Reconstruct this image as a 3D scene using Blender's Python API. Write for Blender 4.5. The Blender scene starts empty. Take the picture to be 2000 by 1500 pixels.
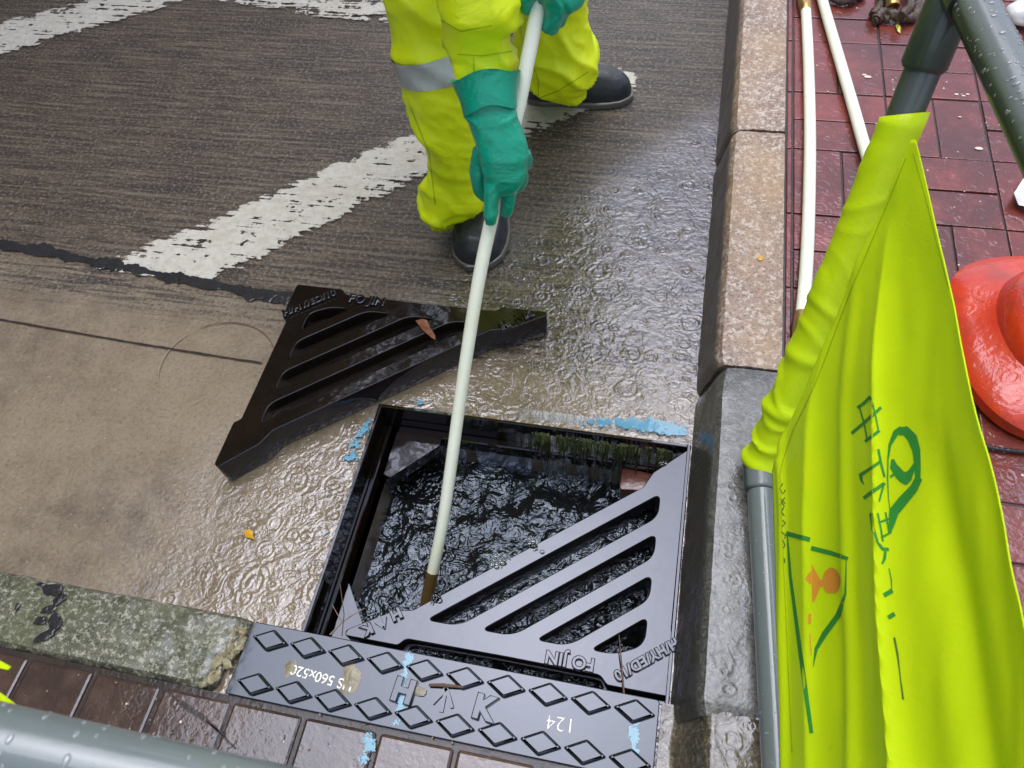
import bpy, bmesh, math, random
from mathutils import Vector, Matrix, noise as mnoise
from mathutils.bvhtree import BVHTree
rnd = random.Random(7)
S = bpy.context.scene
C = S.collection
# ------------------------------------------------------------------ camera, world, sun, exposure
H = 1.28
AX = ((0.97733367, 0.12132644, -0.17349004), (0.19625679, -0.82652951, 0.52757203), (-0.0793862, -0.5496625, -0.83160625))
RM = Matrix(AX)                       # camera (right, down, forward) -> world
CAMP = Vector((0, 0, H))
cam = bpy.data.objects.new('camera', bpy.data.cameras.new('camera'))
C.objects.link(cam); S.camera = cam
cx, cy, cz = RM.col[0], RM.col[1], RM.col[2]
cam.matrix_world = Matrix(((cx[0], -cy[0], -cz[0], 0), (cx[1], -cy[1], -cz[1], 0), (cx[2], -cy[2], -cz[2], H), (0, 0, 0, 1)))
cam.data.sensor_width = 36; cam.data.lens = 27
cam.data.clip_start = 0.02; cam.data.clip_end = 500
cam.data.dof.use_dof = True; cam.data.dof.focus_distance = 1.45; cam.data.dof.aperture_fstop = 11

w = bpy.data.worlds.new('World'); S.world = w; w.use_nodes = True
nt = w.node_tree
bg = nt.nodes['Background']
sky = nt.nodes.new('ShaderNodeTexSky'); sky.sky_type = 'NISHITA'; sky.sun_disc = False
SUN_EL, SUN_ROT = math.radians(74), math.radians(-20)
sky.sun_elevation = SUN_EL; sky.sun_rotation = SUN_ROT; sky.air_density = 1.0; sky.dust_density = 2.5
hs = nt.nodes.new('ShaderNodeHueSaturation'); hs.inputs['Saturation'].default_value = 0.5
nt.links.new(sky.outputs[0], hs.inputs['Color']); nt.links.new(hs.outputs[0], bg.inputs[0])
bg.inputs[1].default_value = 0.15
sun = bpy.data.objects.new('sun', bpy.data.lights.new('sun', 'SUN')); C.objects.link(sun)
sun.data.energy = 1.5; sun.data.angle = math.radians(60); sun.data.color = (1, 0.985, 0.965)
sd = Vector((math.sin(SUN_ROT) * math.cos(SUN_EL), math.cos(SUN_ROT) * math.cos(SUN_EL), math.sin(SUN_EL)))
sun.rotation_euler = sd.to_track_quat('Z', 'Y').to_euler()
S.view_settings.view_transform = 'Standard'; S.view_settings.look = 'None'
S.view_settings.exposure = 0.8; S.view_settings.gamma = 1

# ------------------------------------------------------------------ geometry helpers
def ray(px, py): return RM @ Vector(((px - 1000) / 1500, (py - 750) / 1500, 1))
def atd(px, py, d): return CAMP + ray(px, py) * d          # point seen there at depth d
def atz(px, py, z):                                        # point seen there at height z
    r = ray(px, py); return CAMP + r * ((z - H) / r.z)
def onplane(px, py, p0, n):
    r = ray(px, py); return CAMP + r * ((p0 - CAMP).dot(n) / r.dot(n))
def link(name, me, mat=None, parent=None):
    o = bpy.data.objects.new(name, me); C.objects.link(o)
    if mat is not None:
        me.materials.clear(); me.materials.append(mat)
    if parent is not None: o.parent = parent
    return o
def bmobj(name, bm, mat, parent=None, smooth=False):
    bmesh.ops.recalc_face_normals(bm, faces=bm.faces[:])
    for e in bm.edges:
        if len(e.link_faces) == 2 and e.calc_face_angle(0) > .65: e.smooth = False
    me = bpy.data.meshes.new(name); bm.to_mesh(me); bm.free()
    if smooth:
        for p in me.polygons: p.use_smooth = True
    return link(name, me, mat, parent)
def tag(o, label=None, cat=None, group=None, kind=None):
    for k, v in (('label', label), ('category', cat), ('group', group), ('kind', kind)):
        if v: o[k] = v
    return o
def empty(name, label, cat, group=None):
    o = bpy.data.objects.new(name, None); C.objects.link(o); o.empty_display_size = .05
    return tag(o, label, cat, group)
def rebase(o, loc):
    """move an Empty to its thing's base, children stay where they are"""
    o.location = loc
    for ch in o.children: ch.location = ch.location - Vector(loc)
def evalmesh(o):
    dg = bpy.context.evaluated_depsgraph_get(); dg.update()
    me = bpy.data.meshes.new_from_object(o.evaluated_get(dg)); return me
def finish(o, *mods):
    """apply modifiers by evaluation"""
    me = evalmesh(o); mats = [m for m in o.data.materials]
    old = o.data; o.modifiers.clear(); o.data = me
    me.materials.clear()
    for m in mats: me.materials.append(m)
    return o
def nz(p, s=1.0, seed=0.0): return mnoise.noise(Vector((p[0] * s + seed, p[1] * s - seed, p[2] * s + 3 * seed)))
def ringpts(c, t, a, b, ref, n, sq=2.0):
    t = t.normalized(); s = t.cross(ref).normalized(); u = s.cross(t).normalized(); out = []
    for k in range(n):
        th = 2 * math.pi * k / n; ct, st = math.cos(th), math.sin(th)
        x = math.copysign(abs(ct) ** (2 / sq), ct); y = math.copysign(abs(st) ** (2 / sq), st)
        out.append(c + s * (a * x) + u * (b * y))
    return out
def loft(bm, pts, rad, ref=None, n=20, cap=True, sq=2.0, sub=1):
    """tube through pts with radii (a, b)"""
    P = [Vector(p) for p in pts]; Rr = [(r, r) if not isinstance(r, tuple) else r for r in rad]
    if sub > 1:
        NP, NR = [], []
        for i in range(len(P) - 1):
            p0, p1, p2, p3 = P[max(i - 1, 0)], P[i], P[i + 1], P[min(i + 2, len(P) - 1)]
            for k in range(sub):
                f = k / sub
                NP.append(0.5 * ((2 * p1) + (p2 - p0) * f + (2 * p0 - 5 * p1 + 4 * p2 - p3) * f * f + (3 * p1 - p0 - 3 * p2 + p3) * f ** 3))
                g = f * f * (3 - 2 * f)
                NR.append(tuple(Rr[i][q] * (1 - g) + Rr[i + 1][q] * g for q in (0, 1)))
        NP.append(P[-1]); NR.append(Rr[-1]); P, Rr = NP, NR
    rows = []
    for i, p in enumerate(P):
        t = P[min(i + 1, len(P) - 1)] - P[max(i - 1, 0)]
        rf = ref if ref is not None else ((p - CAMP).normalized())
        rows.append([bm.verts.new(v) for v in ringpts(p, t, Rr[i][0], Rr[i][1], rf, n, sq)])
    for a, b in zip(rows, rows[1:]):
        for k in range(n): bm.faces.new((a[k], a[(k + 1) % n], b[(k + 1) % n], b[k]))
    if cap:
        bm.faces.new(rows[0][::-1]); bm.faces.new(rows[-1])
    return rows
def tube(name, pts, r, mat, parent=None, n=24, sub=1, ref=Vector((0.3, 0.5, 0.81))):
    bm = bmesh.new(); rr = r if isinstance(r, list) else [r] * len(pts)
    loft(bm, pts, rr, ref, n, True, 2.0, sub); return bmobj(name, bm, mat, parent, True)
def box(bm, x0, x1, y0, y1, z0, z1, bev=0.0, seg=2):
    r = bmesh.ops.create_cube(bm, size=1)
    for v in r['verts']:
        v.co = Vector((x0 + (v.co.x + .5) * (x1 - x0), y0 + (v.co.y + .5) * (y1 - y0), z0 + (v.co.z + .5) * (z1 - z0)))
    if bev:
        es = {e for v in r['verts'] for e in v.link_edges}
        bmesh.ops.bevel(bm, geom=list(es), offset=bev, segments=seg, affect='EDGES', profile=0.5)
def blobs(name, bm, mat, voxel, parent=None, smooth=6):
    """one continuous surface out of overlapping closed lofts"""
    me = bpy.data.meshes.new(name); bmesh.ops.recalc_face_normals(bm, faces=bm.faces[:]); bm.to_mesh(me); bm.free()
    o = link(name, me, mat, parent)
    m = o.modifiers.new('r', 'REMESH'); m.mode = 'VOXEL'; m.voxel_size = voxel; m.use_smooth_shade = True
    s = o.modifiers.new('s', 'SMOOTH'); s.iterations = smooth; s.factor = .5
    finish(o)
    for p in o.data.polygons: p.use_smooth = True
    return o
def displace(o, fn):
    me = o.data; ns = [v.normal.copy() for v in me.vertices]
    for v, n_ in zip(me.vertices, ns): v.co += n_ * fn(v.co, n_)
    me.update()
def fillet(P, r, n=5):
    out = []; N = len(P)
    for i in range(N):
        p = Vector(P[i]); a = Vector(P[i - 1]) - p; b = Vector(P[(i + 1) % N]) - p
        rr = r[i] if isinstance(r, (list, tuple)) else r
        d = min(rr, a.length * .48, b.length * .48); A = p + a.normalized() * d; B = p + b.normalized() * d
        for k in range(n + 1):
            f = k / n; out.append((1 - f) ** 2 * A + 2 * f * (1 - f) * p + f * f * B)
    return out
def slab(name, loops, z0, z1, bevel, mat, parent=None, xf=None):
    """flat casting with holes: closed 2D loops filled and extruded"""
    cu = bpy.data.curves.new(name, 'CURVE'); cu.dimensions = '2D'; cu.fill_mode = 'BOTH'
    cu.extrude = (z1 - z0) / 2 - bevel; cu.bevel_depth = bevel; cu.bevel_resolution = 1; cu.offset = -bevel
    for L in loops:
        sp = cu.splines.new('POLY'); sp.points.add(len(L) - 1)
        for q, p in zip(sp.points, L): q.co = (p[0], p[1], 0, 1)
        sp.use_cyclic_u = True
    o = bpy.data.objects.new('t', cu); C.objects.link(o); me = evalmesh(o); bpy.data.objects.remove(o)
    me.transform(Matrix.Translation((0, 0, (z0 + z1) / 2)))
    if xf is not None: me.transform(xf)
    me.name = name
    return link(name, me, mat, parent)
def text(name, body, size, depth, mat, parent, xf, font_bold=0.0, outline=False):
    cu = bpy.data.curves.new(name, 'FONT'); cu.body = body; cu.size = size; cu.extrude = depth
    cu.align_x = 'CENTER'; cu.align_y = 'CENTER'; cu.offset = font_bold; cu.bevel_depth = .0017 if depth > .001 else 0
    if outline: cu.fill_mode = 'NONE'; cu.bevel_depth = outline; cu.extrude = 0
    o = bpy.data.objects.new('t', cu); C.objects.link(o); me = evalmesh(o); bpy.data.objects.remove(o)
    me.transform(xf); me.name = name
    return link(name, me, mat, parent)
def joinmesh(name, objs, mat, parent=None):
    bm = bmesh.new()
    for o in objs:
        bm.from_mesh(o.data); bpy.data.objects.remove(o)
    me = bpy.data.meshes.new(name); bm.to_mesh(me); bm.free(); return link(name, me, mat, parent)
def lerp(T, x):
    if x <= T[0][0]: return T[0][1]
    for (a, fa), (b, fb) in zip(T, T[1:]):
        if x <= b: return fa + (fb - fa) * (x - a) / (b - a)
    return T[-1][1]

# ------------------------------------------------------------------ materials
class N:
    def __init__(s, name):
        s.m = bpy.data.materials.new(name); s.m.use_nodes = True; s.t = s.m.node_tree
        s.p = s.t.nodes['Principled BSDF']; s.out = s.t.nodes['Material Output']
        g = s.t.nodes.new('ShaderNodeNewGeometry'); s.pos = g.outputs['Position']; s.nor = g.outputs['Normal']
    def L(s, a, b):
        if hasattr(a, 'is_output'): s.t.links.new(a, b)
        elif isinstance(a, (tuple, list)) and len(a) == 3 and b.type == 'RGBA': b.default_value = (*a, 1)
        else: b.default_value = a
    def set(s, **k):
        for n_, v in k.items(): s.L(v, s.p.inputs[n_.replace('_', ' ')])
        return s
    def math(s, op, a, b=0.0, c=0.0, clamp=False):
        n_ = s.t.nodes.new('ShaderNodeMath'); n_.operation = op; n_.use_clamp = clamp
        s.L(a, n_.inputs[0]); s.L(b, n_.inputs[1]); s.L(c, n_.inputs[2]); return n_.outputs[0]
    def map(s, v, loc=(0, 0, 0), rot=(0, 0, 0), sc=(1, 1, 1)):
        n_ = s.t.nodes.new('ShaderNodeMapping'); s.L(v, n_.inputs[0]); n_.inputs[1].default_value = loc
        n_.inputs[2].default_value = rot; n_.inputs[3].default_value = sc; return n_.outputs[0]
    def noise(s, scale, detail=4, rough=.55, vec=None, dist=0.0, color=False):
        n_ = s.t.nodes.new('ShaderNodeTexNoise'); s.L(vec if vec is not None else s.pos, n_.inputs['Vector'])
        n_.inputs['Scale'].default_value = scale; n_.inputs['Detail'].default_value = detail
        n_.inputs['Roughness'].default_value = rough; n_.inputs['Distortion'].default_value = dist
        return n_.outputs['Color' if color else 'Fac']
    def vor(s, scale, vec=None, feat='F1', dim='3D'):
        n_ = s.t.nodes.new('ShaderNodeTexVoronoi'); n_.voronoi_dimensions = dim; n_.feature = feat
        s.L(vec if vec is not None else s.pos, n_.inputs['Vector']); n_.inputs['Scale'].default_value = scale
        return n_.outputs
    def ramp(s, f, *st, ease=False):
        n_ = s.t.nodes.new('ShaderNodeValToRGB'); s.L(f, n_.inputs[0]); e = n_.color_ramp.elements
        if ease: n_.color_ramp.interpolation = 'EASE'
        while len(e) < len(st): e.new(.5)
        for q, (p, c) in zip(e, st): q.position = p; q.color = (c, c, c, 1) if not isinstance(c, tuple) else (*c, 1)
        return n_.outputs[0]
    def mr(s, v, a, b, c=0.0, d=1.0):
        n_ = s.t.nodes.new('ShaderNodeMapRange'); s.L(v, n_.inputs[0]); n_.interpolation_type = 'SMOOTHSTEP'
        for k, q in enumerate((a, b, c, d)): s.L(q, n_.inputs[k + 1])
        return n_.outputs[0]
    def mix(s, f, a, b, mode='MIX'):
        n_ = s.t.nodes.new('ShaderNodeMix'); n_.data_type = 'RGBA'; n_.blend_type = mode
        s.L(f, n_.inputs[0]); s.L(a, n_.inputs[6]); s.L(b, n_.inputs[7]); return n_.outputs[2]
    def sep(s, v=None):
        n_ = s.t.nodes.new('ShaderNodeSeparateXYZ'); s.L(v if v is not None else s.pos, n_.inputs[0]); return n_.outputs
    def bump(s, h, dist, strength=1.0, normal=None):
        n_ = s.t.nodes.new('ShaderNodeBump'); s.L(h, n_.inputs['Height']); n_.inputs['Distance'].default_value = dist
        s.L(strength, n_.inputs['Strength'])
        if normal is not None: s.L(normal, n_.inputs['Normal'])
        return n_.outputs[0]
    def attr(s, name):
        n_ = s.t.nodes.new('ShaderNodeAttribute'); n_.attribute_name = name; return n_.outputs
    def rings(s, scale, freq, seed, keep=.25, warp=None):
        """rings spreading from rain drops, one per cell"""
        v = s.map(s.pos if warp is None else warp, loc=(seed, seed * 2.3, 0), sc=(scale, scale, 0))
        o = s.vor(1.0, v, dim='2D'); d = o['Distance']; cs = s.sep(o['Color'])
        r0 = s.math('MULTIPLY', cs[0], .36)
        x = s.math('SUBTRACT', d, r0)
        wv = s.math('SINE', s.math('MULTIPLY', x, freq))
        g = s.math('POWER', 2.718, s.math('MULTIPLY', s.math('MULTIPLY', x, x), -90.0))
        f = s.mr(d, .22, .46, 1.0, 0.0)
        k = s.math('GREATER_THAN', cs[1], keep)
        am = s.math('MULTIPLY', s.math('SUBTRACT', 1.15, s.math('MULTIPLY', cs[0], 1.0)), k)
        return s.math('MULTIPLY', s.math('MULTIPLY', wv, g), s.math('MULTIPLY', f, am))
    def ripples(s):
        wn = s.t.nodes.new('ShaderNodeVectorMath'); wn.operation = 'MULTIPLY_ADD'
        s.L(s.noise(16, 3, color=True), wn.inputs[0]); wn.inputs[1].default_value = (.028, .028, 0); s.L(s.pos, wn.inputs[2])
        W = wn.outputs[0]
        a = s.rings(17, 30, 1.3, .4, W); b = s.rings(25, 24, 5.1, .5, W); c = s.rings(10, 48, 9.7, .5, W); d = s.rings(40, 22, 3.3, .3, W)
        t = s.math('ADD', s.math('ADD', s.math('MULTIPLY', a, 1.0), s.math('MULTIPLY', b, .8)), s.math('ADD', s.math('MULTIPLY', c, .8), s.math('MULTIPLY', d, .35)))
        n1 = s.noise(42, 2, .5, dist=1.6)
        n2 = s.noise(13, 2, .5, dist=.8)
        rd = s.math('MULTIPLY', s.math('ABSOLUTE', s.math('SUBTRACT', s.noise(20, 2, .5, dist=1.8), .5)), -3.0)
        t = s.math('ADD', t, rd)
        return s.math('ADD', t, s.math('ADD', s.math('MULTIPLY', n1, 1.3), s.math('MULTIPLY', n2, 3.2)))
def film(n, weight, rough, ior, normal, col=(.80, .84, 1.0)):  # lavender tint of the sky is put into the reflection colour
    """film of water over the base shader"""
    g = n.t.nodes.new('ShaderNodeBsdfGlossy'); n.L(col, g.inputs['Color']); n.L(rough, g.inputs['Roughness']); n.L(normal, g.inputs['Normal'])
    f = n.t.nodes.new('ShaderNodeFresnel'); n.L(ior, f.inputs['IOR']); n.L(normal, f.inputs['Normal'])
    mx = n.t.nodes.new('ShaderNodeMixShader'); n.L(n.math('MULTIPLY', f.outputs[0], weight, clamp=True), mx.inputs[0])
    n.L(n.p.outputs[0], mx.inputs[1]); n.L(g.outputs[0], mx.inputs[2]); n.L(mx.outputs[0], n.out.inputs[0])
def simple(name, col, rough=.5, **k):
    n_ = N(name); n_.set(Base_Color=col, Roughness=rough, **k); return n_

# wet concrete road
def road_common(n):
    x, y, z = n.sep()
    groove_v = n.map(n.pos, rot=(0, 0, math.radians(4)), sc=(4.5, 100, 1))
    gr = n.noise(1.0, 3, .55, groove_v, dist=.3)
    gv2 = n.map(n.pos, rot=(0, 0, math.radians(4)), sc=(9, 190, 1))
    gr2 = n.noise(1.0, 3, .6, gv2, dist=.2)
    warp = n.math('MULTIPLY', n.math('SUBTRACT', n.noise(3, 3), .5), .12)
    gm = n.mr(n.math('ADD', n.math('ADD', y, n.math('MULTIPLY', x, .037)), warp), .80, .90)
    deepx = n.mr(n.math('ADD', x, n.math('MULTIPLY', n.math('SUBTRACT', n.noise(2.2, 4), .5), .5)), -1.22, -.48)
    deepy = n.mr(n.math('ADD', y, n.math('MULTIPLY', n.math('ADD', x, .25), -1.2)), 1.15, 1.5, 1.0, 0.0)
    deep = n.math('MULTIPLY', deepx, deepy)
    return x, y, gr, gr2, gm, deep
n = N('wet_concrete')
x, y, gr, gr2, gm, deep = road_common(n)
big = n.noise(2.6, 5, .6); med = n.noise(14, 6, .65); fine = n.noise(115, 5, .8)
lowc = n.mix(n.ramp(big, (.35, 0.0), (.65, 1.0)), (.10, .070, .042), (.235, .175, .105))
lowc = n.mix(n.ramp(med, (.35, 0.0), (.65, .75)), lowc, (.26, .205, .14))
upc = n.mix(n.ramp(med, (.3, 0.0), (.7, 1.0)), (.055, .037, .024), (.125, .090, .058))
upper = n.mr(n.math('ADD', y, n.math('MULTIPLY', x, .068)), .88, .93)
nearpaint = n.mr(n.math('ADD', n.math('ADD', y, n.math('MULTIPLY', x, -.25)), n.math('MULTIPLY', n.math('SUBTRACT', big, .5), .8)), .9, 1.7, 0, 1)
upc = n.mix(nearpaint, n.mix(.6, lowc, upc), upc)
col = n.mix(upper, lowc, upc)
col = n.mix(n.math('MULTIPLY', n.math('MULTIPLY', n.ramp(gr, (.43, 1.0), (.52, 0.0)), n.ramp(n.noise(40, 3, .7), (.3, .45), (.55, 1.0))), n.math('MULTIPLY', gm, n.mr(n.noise(3.5, 3), .3, .7, .75, 1.0))), col, (.025, .014, .012))
col = n.mix(n.math('MULTIPLY', n.ramp(fine, (.38, .9), (.48, 0.0)), n.mr(gm, 0, 1, .4, 1.0)), col, (.022, .017, .012))
col = n.mix(n.math('MULTIPLY', n.ramp(fine, (.53, 0.0), (.62, .8)), n.mr(gm, 0, 1, .35, 1.0)), col, (.27, .235, .19))  # pale aggregate specks, also painted in for wet sparkle
sp = n.vor(55); col = n.mix(n.ramp(sp['Distance'], (.05, .9), (.11, 0.0)), col, n.mix(n.sep(sp['Color'])[0], (.04, .03, .025), (.42, .36, .28)))
col = n.mix(n.math('MULTIPLY', n.ramp(gr, (.56, 0.0), (.68, .45)), gm), col, (.22, .18, .13))
hgt = n.math('ADD', n.math('MULTIPLY', n.math('MULTIPLY', n.math('ADD', gr, n.math('MULTIPLY', gr2, .5)), gm), 3.0), n.math('ADD', n.math('MULTIPLY', fine, .8), n.math('MULTIPLY', med, .8)))
nb = n.bump(hgt, .004)
rip = n.ripples()
thin = n.math('ADD', n.math('MULTIPLY', hgt, .55), n.math('MULTIPLY', n.noise(110, 4, .75, dist=.5), 3.2))
amp = n.mr(deep, 0, 1, .3, 1.15)
cn = n.bump(n.math('ADD', n.math('MULTIPLY', rip, amp), n.math('MULTIPLY', thin, n.mr(deep, 0, 1, 1.3, .15))), .00095)
n.set(Base_Color=col, Roughness=n.mr(deep, 0, 1, .5, .7), Normal=nb); n.p.inputs['Specular IOR Level'].default_value = .3
film(n, n.mr(deep, 0, 1, n.mr(upper, 0, 1, .75, .5), 1.0), n.mr(deep, 0, 1, .07, .03), n.mr(deep, 0, 1, 1.55, 1.85), cn)
M_road = n.m

# worn white road paint, the same film of water on top
n = N('worn_road_paint')
x, y, gr, gr2, gm, deep = road_common(n)
u = n.attr('edge')['Fac']     # 0 on the outline, 1 well inside
wear = n.math('ADD', n.math('MULTIPLY', n.noise(16, 5, .7), .8), n.math('ADD', n.math('MULTIPLY', gr, .65), n.math('MULTIPLY', n.noise(45, 4, .7), .5)))
keep = n.mr(n.math('ADD', wear, n.math('SUBTRACT', n.math('MULTIPLY', u, .22), n.math('MULTIPLY', deep, .13))), 1.06, 1.09)
col = n.mix(n.ramp(n.noise(60, 5, .7), (.4, 0.0), (.75, .7)), (.52, .50, .46), (.30, .27, .23))
col = n.mix(n.ramp(n.noise(5, 4), (.5, 0.0), (.7, .35)), col, (.42, .36, .28))
thin = n.math('ADD', n.math('MULTIPLY', gr, 1.5), n.noise(120, 4, .7))
cn = n.bump(n.math('ADD', n.math('MULTIPLY', n.ripples(), n.mr(deep, 0, 1, .15, 1.0)), thin), .001)
n.set(Base_Color=col, Roughness=.6, Normal=n.bump(thin, .002), Coat_Weight=.7, Coat_Roughness=.08, Coat_Normal=cn, Alpha=keep)
M_paint = n.m

def wet(name, c1, c2, scale=12, coatr=.05, bumpd=.0015, bumps=60, rip=0.0, coat=1.0, speck=None, rough=.6, extra=None, cior=1.6):
    n = N(name); f = n.noise(scale, 6, .65); fine = n.noise(bumps, 5, .7)
    col = n.mix(n.ramp(f, (.32, 0.0), (.68, 1.0)), c1, c2)
    if speck is not None:
        g1_ = n.noise(150, 3, .75); g2_ = n.noise(95, 4, .8, n.map(n.pos, loc=(3, 7, 1)))
        col = n.mix(n.ramp(g1_, (.40, .8), (.49, .0)), col, speck[0]); col = n.mix(n.ramp(g2_, (.51, 0.0), (.60, .7)), col, speck[1])
    if extra is not None: col = extra(n, col)
    nb = n.bump(fine, bumpd)
    if rip: cn = n.bump(n.math('ADD', n.math('MULTIPLY', n.ripples(), rip), n.math('MULTIPLY', fine, .4)), .001)
    else: cn = n.bump(n.math('ADD', n.math('MULTIPLY', fine, .6), n.noise(35, 3, .5)), bumpd * .5)
    n.set(Base_Color=col, Roughness=rough, Normal=nb); n.p.inputs['Specular IOR Level'].default_value = .3; film(n, coat, coatr, cior, cn)
    return n.m
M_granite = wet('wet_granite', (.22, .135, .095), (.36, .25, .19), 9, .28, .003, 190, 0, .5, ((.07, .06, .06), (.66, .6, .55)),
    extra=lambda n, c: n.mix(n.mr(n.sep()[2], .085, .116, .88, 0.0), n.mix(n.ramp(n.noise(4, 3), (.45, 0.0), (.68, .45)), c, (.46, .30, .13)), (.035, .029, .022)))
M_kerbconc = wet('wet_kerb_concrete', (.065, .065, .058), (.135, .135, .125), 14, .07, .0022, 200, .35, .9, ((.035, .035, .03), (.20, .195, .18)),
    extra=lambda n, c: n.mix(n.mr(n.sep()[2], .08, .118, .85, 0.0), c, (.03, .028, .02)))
M_mossconc = wet('mossy_concrete', (.055, .062, .036), (.15, .155, .11), 16, .16, .004, 120, .1, .75, ((.03, .03, .025), (.45, .43, .36)),
    extra=lambda n, c: n.mix(n.ramp(n.noise(7, 5, .7), (.5, 0.0), (.7, .7)), c, (.10, .11, .045)))
M_rough = wet('broken_mortar', (.10, .085, .04), (.30, .26, .16), 25, .2, .006, 60, 0, .7)
M_patch = wet('smeared_concrete', (.05, .040, .022), (.12, .10, .065), 10, .06, .003, 70, .5, 1, ((.025, .02, .015), (.22, .19, .14)))
M_grout = wet('paver_joint', (.012, .009, .008), (.035, .022, .018), 20, .12, .002, 80, .2, .45)
def paver(name, a, b, rip, coat, cr):
    n = N(name); r = n.attr('rnd')['Fac']
    col = n.mix(r, a, b); col = n.mix(n.ramp(n.noise(22, 6, .7), (.45, 0.0), (.8, .6)), col, tuple(min(1, q * 1.7 + .03) for q in b))
    col = n.mix(n.ramp(n.noise(6, 4, .6), (.35, .6), (.55, 0.0)), col, tuple(q * .5 for q in a))
    o = n.vor(120); k = n.sep(o['Color']); col = n.mix(n.math('MULTIPLY', n.ramp(o['Distance'], (.2, 1.0), (.3, .0)), n.math('GREATER_THAN', k[0], .988)), col, (.6, .5, .45))
    fine = n.noise(130, 4, .6)
    cn = n.bump(n.math('ADD', n.math('MULTIPLY', n.ripples(), rip), n.math('ADD', n.math('MULTIPLY', fine, .35), n.math('MULTIPLY', n.noise(9, 3), 1.2))), .001)
    n.set(Base_Color=col, Roughness=.6, Normal=n.bump(fine, .001)); n.p.inputs['Specular IOR Level'].default_value = .3; film(n, coat, cr, 1.65, cn); return n.m
M_red = paver('red_paver', (.085, .010, .006), (.165, .021, .012), .5, .8, .08)
M_brown = paver('brown_paver', (.028, .013, .008), (.058, .027, .016), .15, 1.0, .08)
def iron(name, cold, rip, rust=.35):
    n = N(name); f = n.noise(10, 6, .7); fine = n.noise(180, 4, .7)
    col = n.mix(n.ramp(f, (.4, 0.0), (.75, rust)), cold, (.045, .022, .012))
    pit = n.ramp(n.math('ADD', n.noise(150, 3, .7), n.math('MULTIPLY', n.noise(7, 4, .6), 1.1)), (1.13, 0.0), (1.25, 1.0))
    cn = n.bump(n.math('ADD', n.math('MULTIPLY', pit, 1.6), n.math('MULTIPLY', n.noise(22, 2), rip)), .0006)
    n.set(Base_Color=col, Roughness=.06, Normal=cn, Specular_Tint=(.70, .77, .98)); n.p.inputs['IOR'].default_value = 1.68  # bluish specular tint stands in for the sky's colour
    return n.m
M_iron = iron('wet_cast_iron', (.010, .009, .010), .6)
M_iron2 = iron('wet_dark_iron', (.009, .0065, .005), .8, .2)
M_plate = iron('wet_iron_plate', (.012, .015, .019), .35, .15)
M_pvc = wet('grey_pvc', (.12, .145, .145), (.15, .18, .185), 6, .06, .0003, 90, 0, .8, rough=.35)
M_pvcdark = wet('dark_pvc_uplit', (.028, .042, .030), (.045, .068, .042), 9, .12, .0004, 90, 0, .5, rough=.45,
    extra=lambda n, c: n.mix(n.mr(n.sep(n.nor)[2], .15, .7), c, (.13, .15, .16)))  # faces turned up are painted paler, as if lit from above
M_rod = wet('white_plastic_rod', (.80, .84, .70), (.90, .92, .84), 8, .12, .0003, 60, 0, .5, rough=.35)
M_brass = N('brass'); M_brass.set(Base_Color=(.42, .26, .10), Metallic=.8, Roughness=.38, Normal=M_brass.bump(M_brass.noise(120, 3), .001)); M_brass = M_brass.m
def hiviz(name, a, b, coat=.25, sub=.0, weave=.55, rough=.5, trans=.12):
    n = N(name); f = n.noise(9, 4, .6)
    col = n.mix(n.ramp(f, (.35, 0.0), (.7, 1.0)), a, b)
    o = n.noise(26, 5, .75); col = n.mix(n.ramp(o, (.66, 0.0), (.78, .55)), col, tuple(q * .45 for q in a))
    fine = n.noise(260, 2, .6)
    n.set(Base_Color=col, Roughness=rough, Normal=n.bump(n.math('ADD', n.math('MULTIPLY', fine, .3), n.math('MULTIPLY', n.noise(11, 3, .5, dist=1.0), 6.0 * weave)), .0018), Coat_Weight=coat, Coat_Roughness=.25)
    tl = n.t.nodes.new('ShaderNodeBsdfTranslucent'); n.L(col, tl.inputs[0]); mx = n.t.nodes.new('ShaderNodeMixShader'); mx.inputs[0].default_value = trans
    n.L(n.p.outputs[0], mx.inputs[1]); n.L(tl.outputs[0], mx.inputs[2]); n.L(mx.outputs[0], n.out.inputs[0])
    return n.m
M_hv = hiviz('hi_vis_cloth', (.80, .97, .0), (.88, 1.0, .0))
M_fab = hiviz('hi_vis_banner', (.76, .97, .0), (.82, 1.0, .0), .2, rough=.6, trans=.35, weave=.12)
M_glove = N('green_rubber'); g_ = M_glove
g_.set(Base_Color=g_.mix(g_.noise(14, 4), (.0, .24, .15), (.0, .38, .26)), Roughness=.33, Normal=g_.bump(g_.math('ADD', g_.noise(40, 4, .6), g_.math('MULTIPLY', g_.noise(16, 3, .5, dist=1.5), 2.5)), .0022), Coat_Weight=.1, Coat_Roughness=.3); M_glove = g_.m
M_boot = N('dark_rubber'); g_ = M_boot
g_.set(Base_Color=g_.mix(g_.noise(30, 5, .7), (.010, .012, .016), (.022, .027, .034)), Roughness=g_.mr(g_.noise(25, 4), .35, .65, .35, .7), Normal=g_.bump(g_.noise(120, 4), .0015), Coat_Weight=.25, Coat_Roughness=.2); M_boot = g_.m
M_sole = simple('grey_sole', (.10, .10, .085), .5, Coat_Weight=.4).m
n = N('reflective_tape'); o_ = n.vor(500); n.set(Base_Color=n.mix(n.noise(40, 4), (.36, .40, .42), (.60, .64, .66)), Roughness=.35, Metallic=.35, Normal=n.bump(o_['Distance'], .0006)); M_tape = n.m
M_skin = simple('skin', (.42, .25, .17), .5).m
M_hair = simple('black_hair', (.012, .01, .01), .5).m
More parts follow.
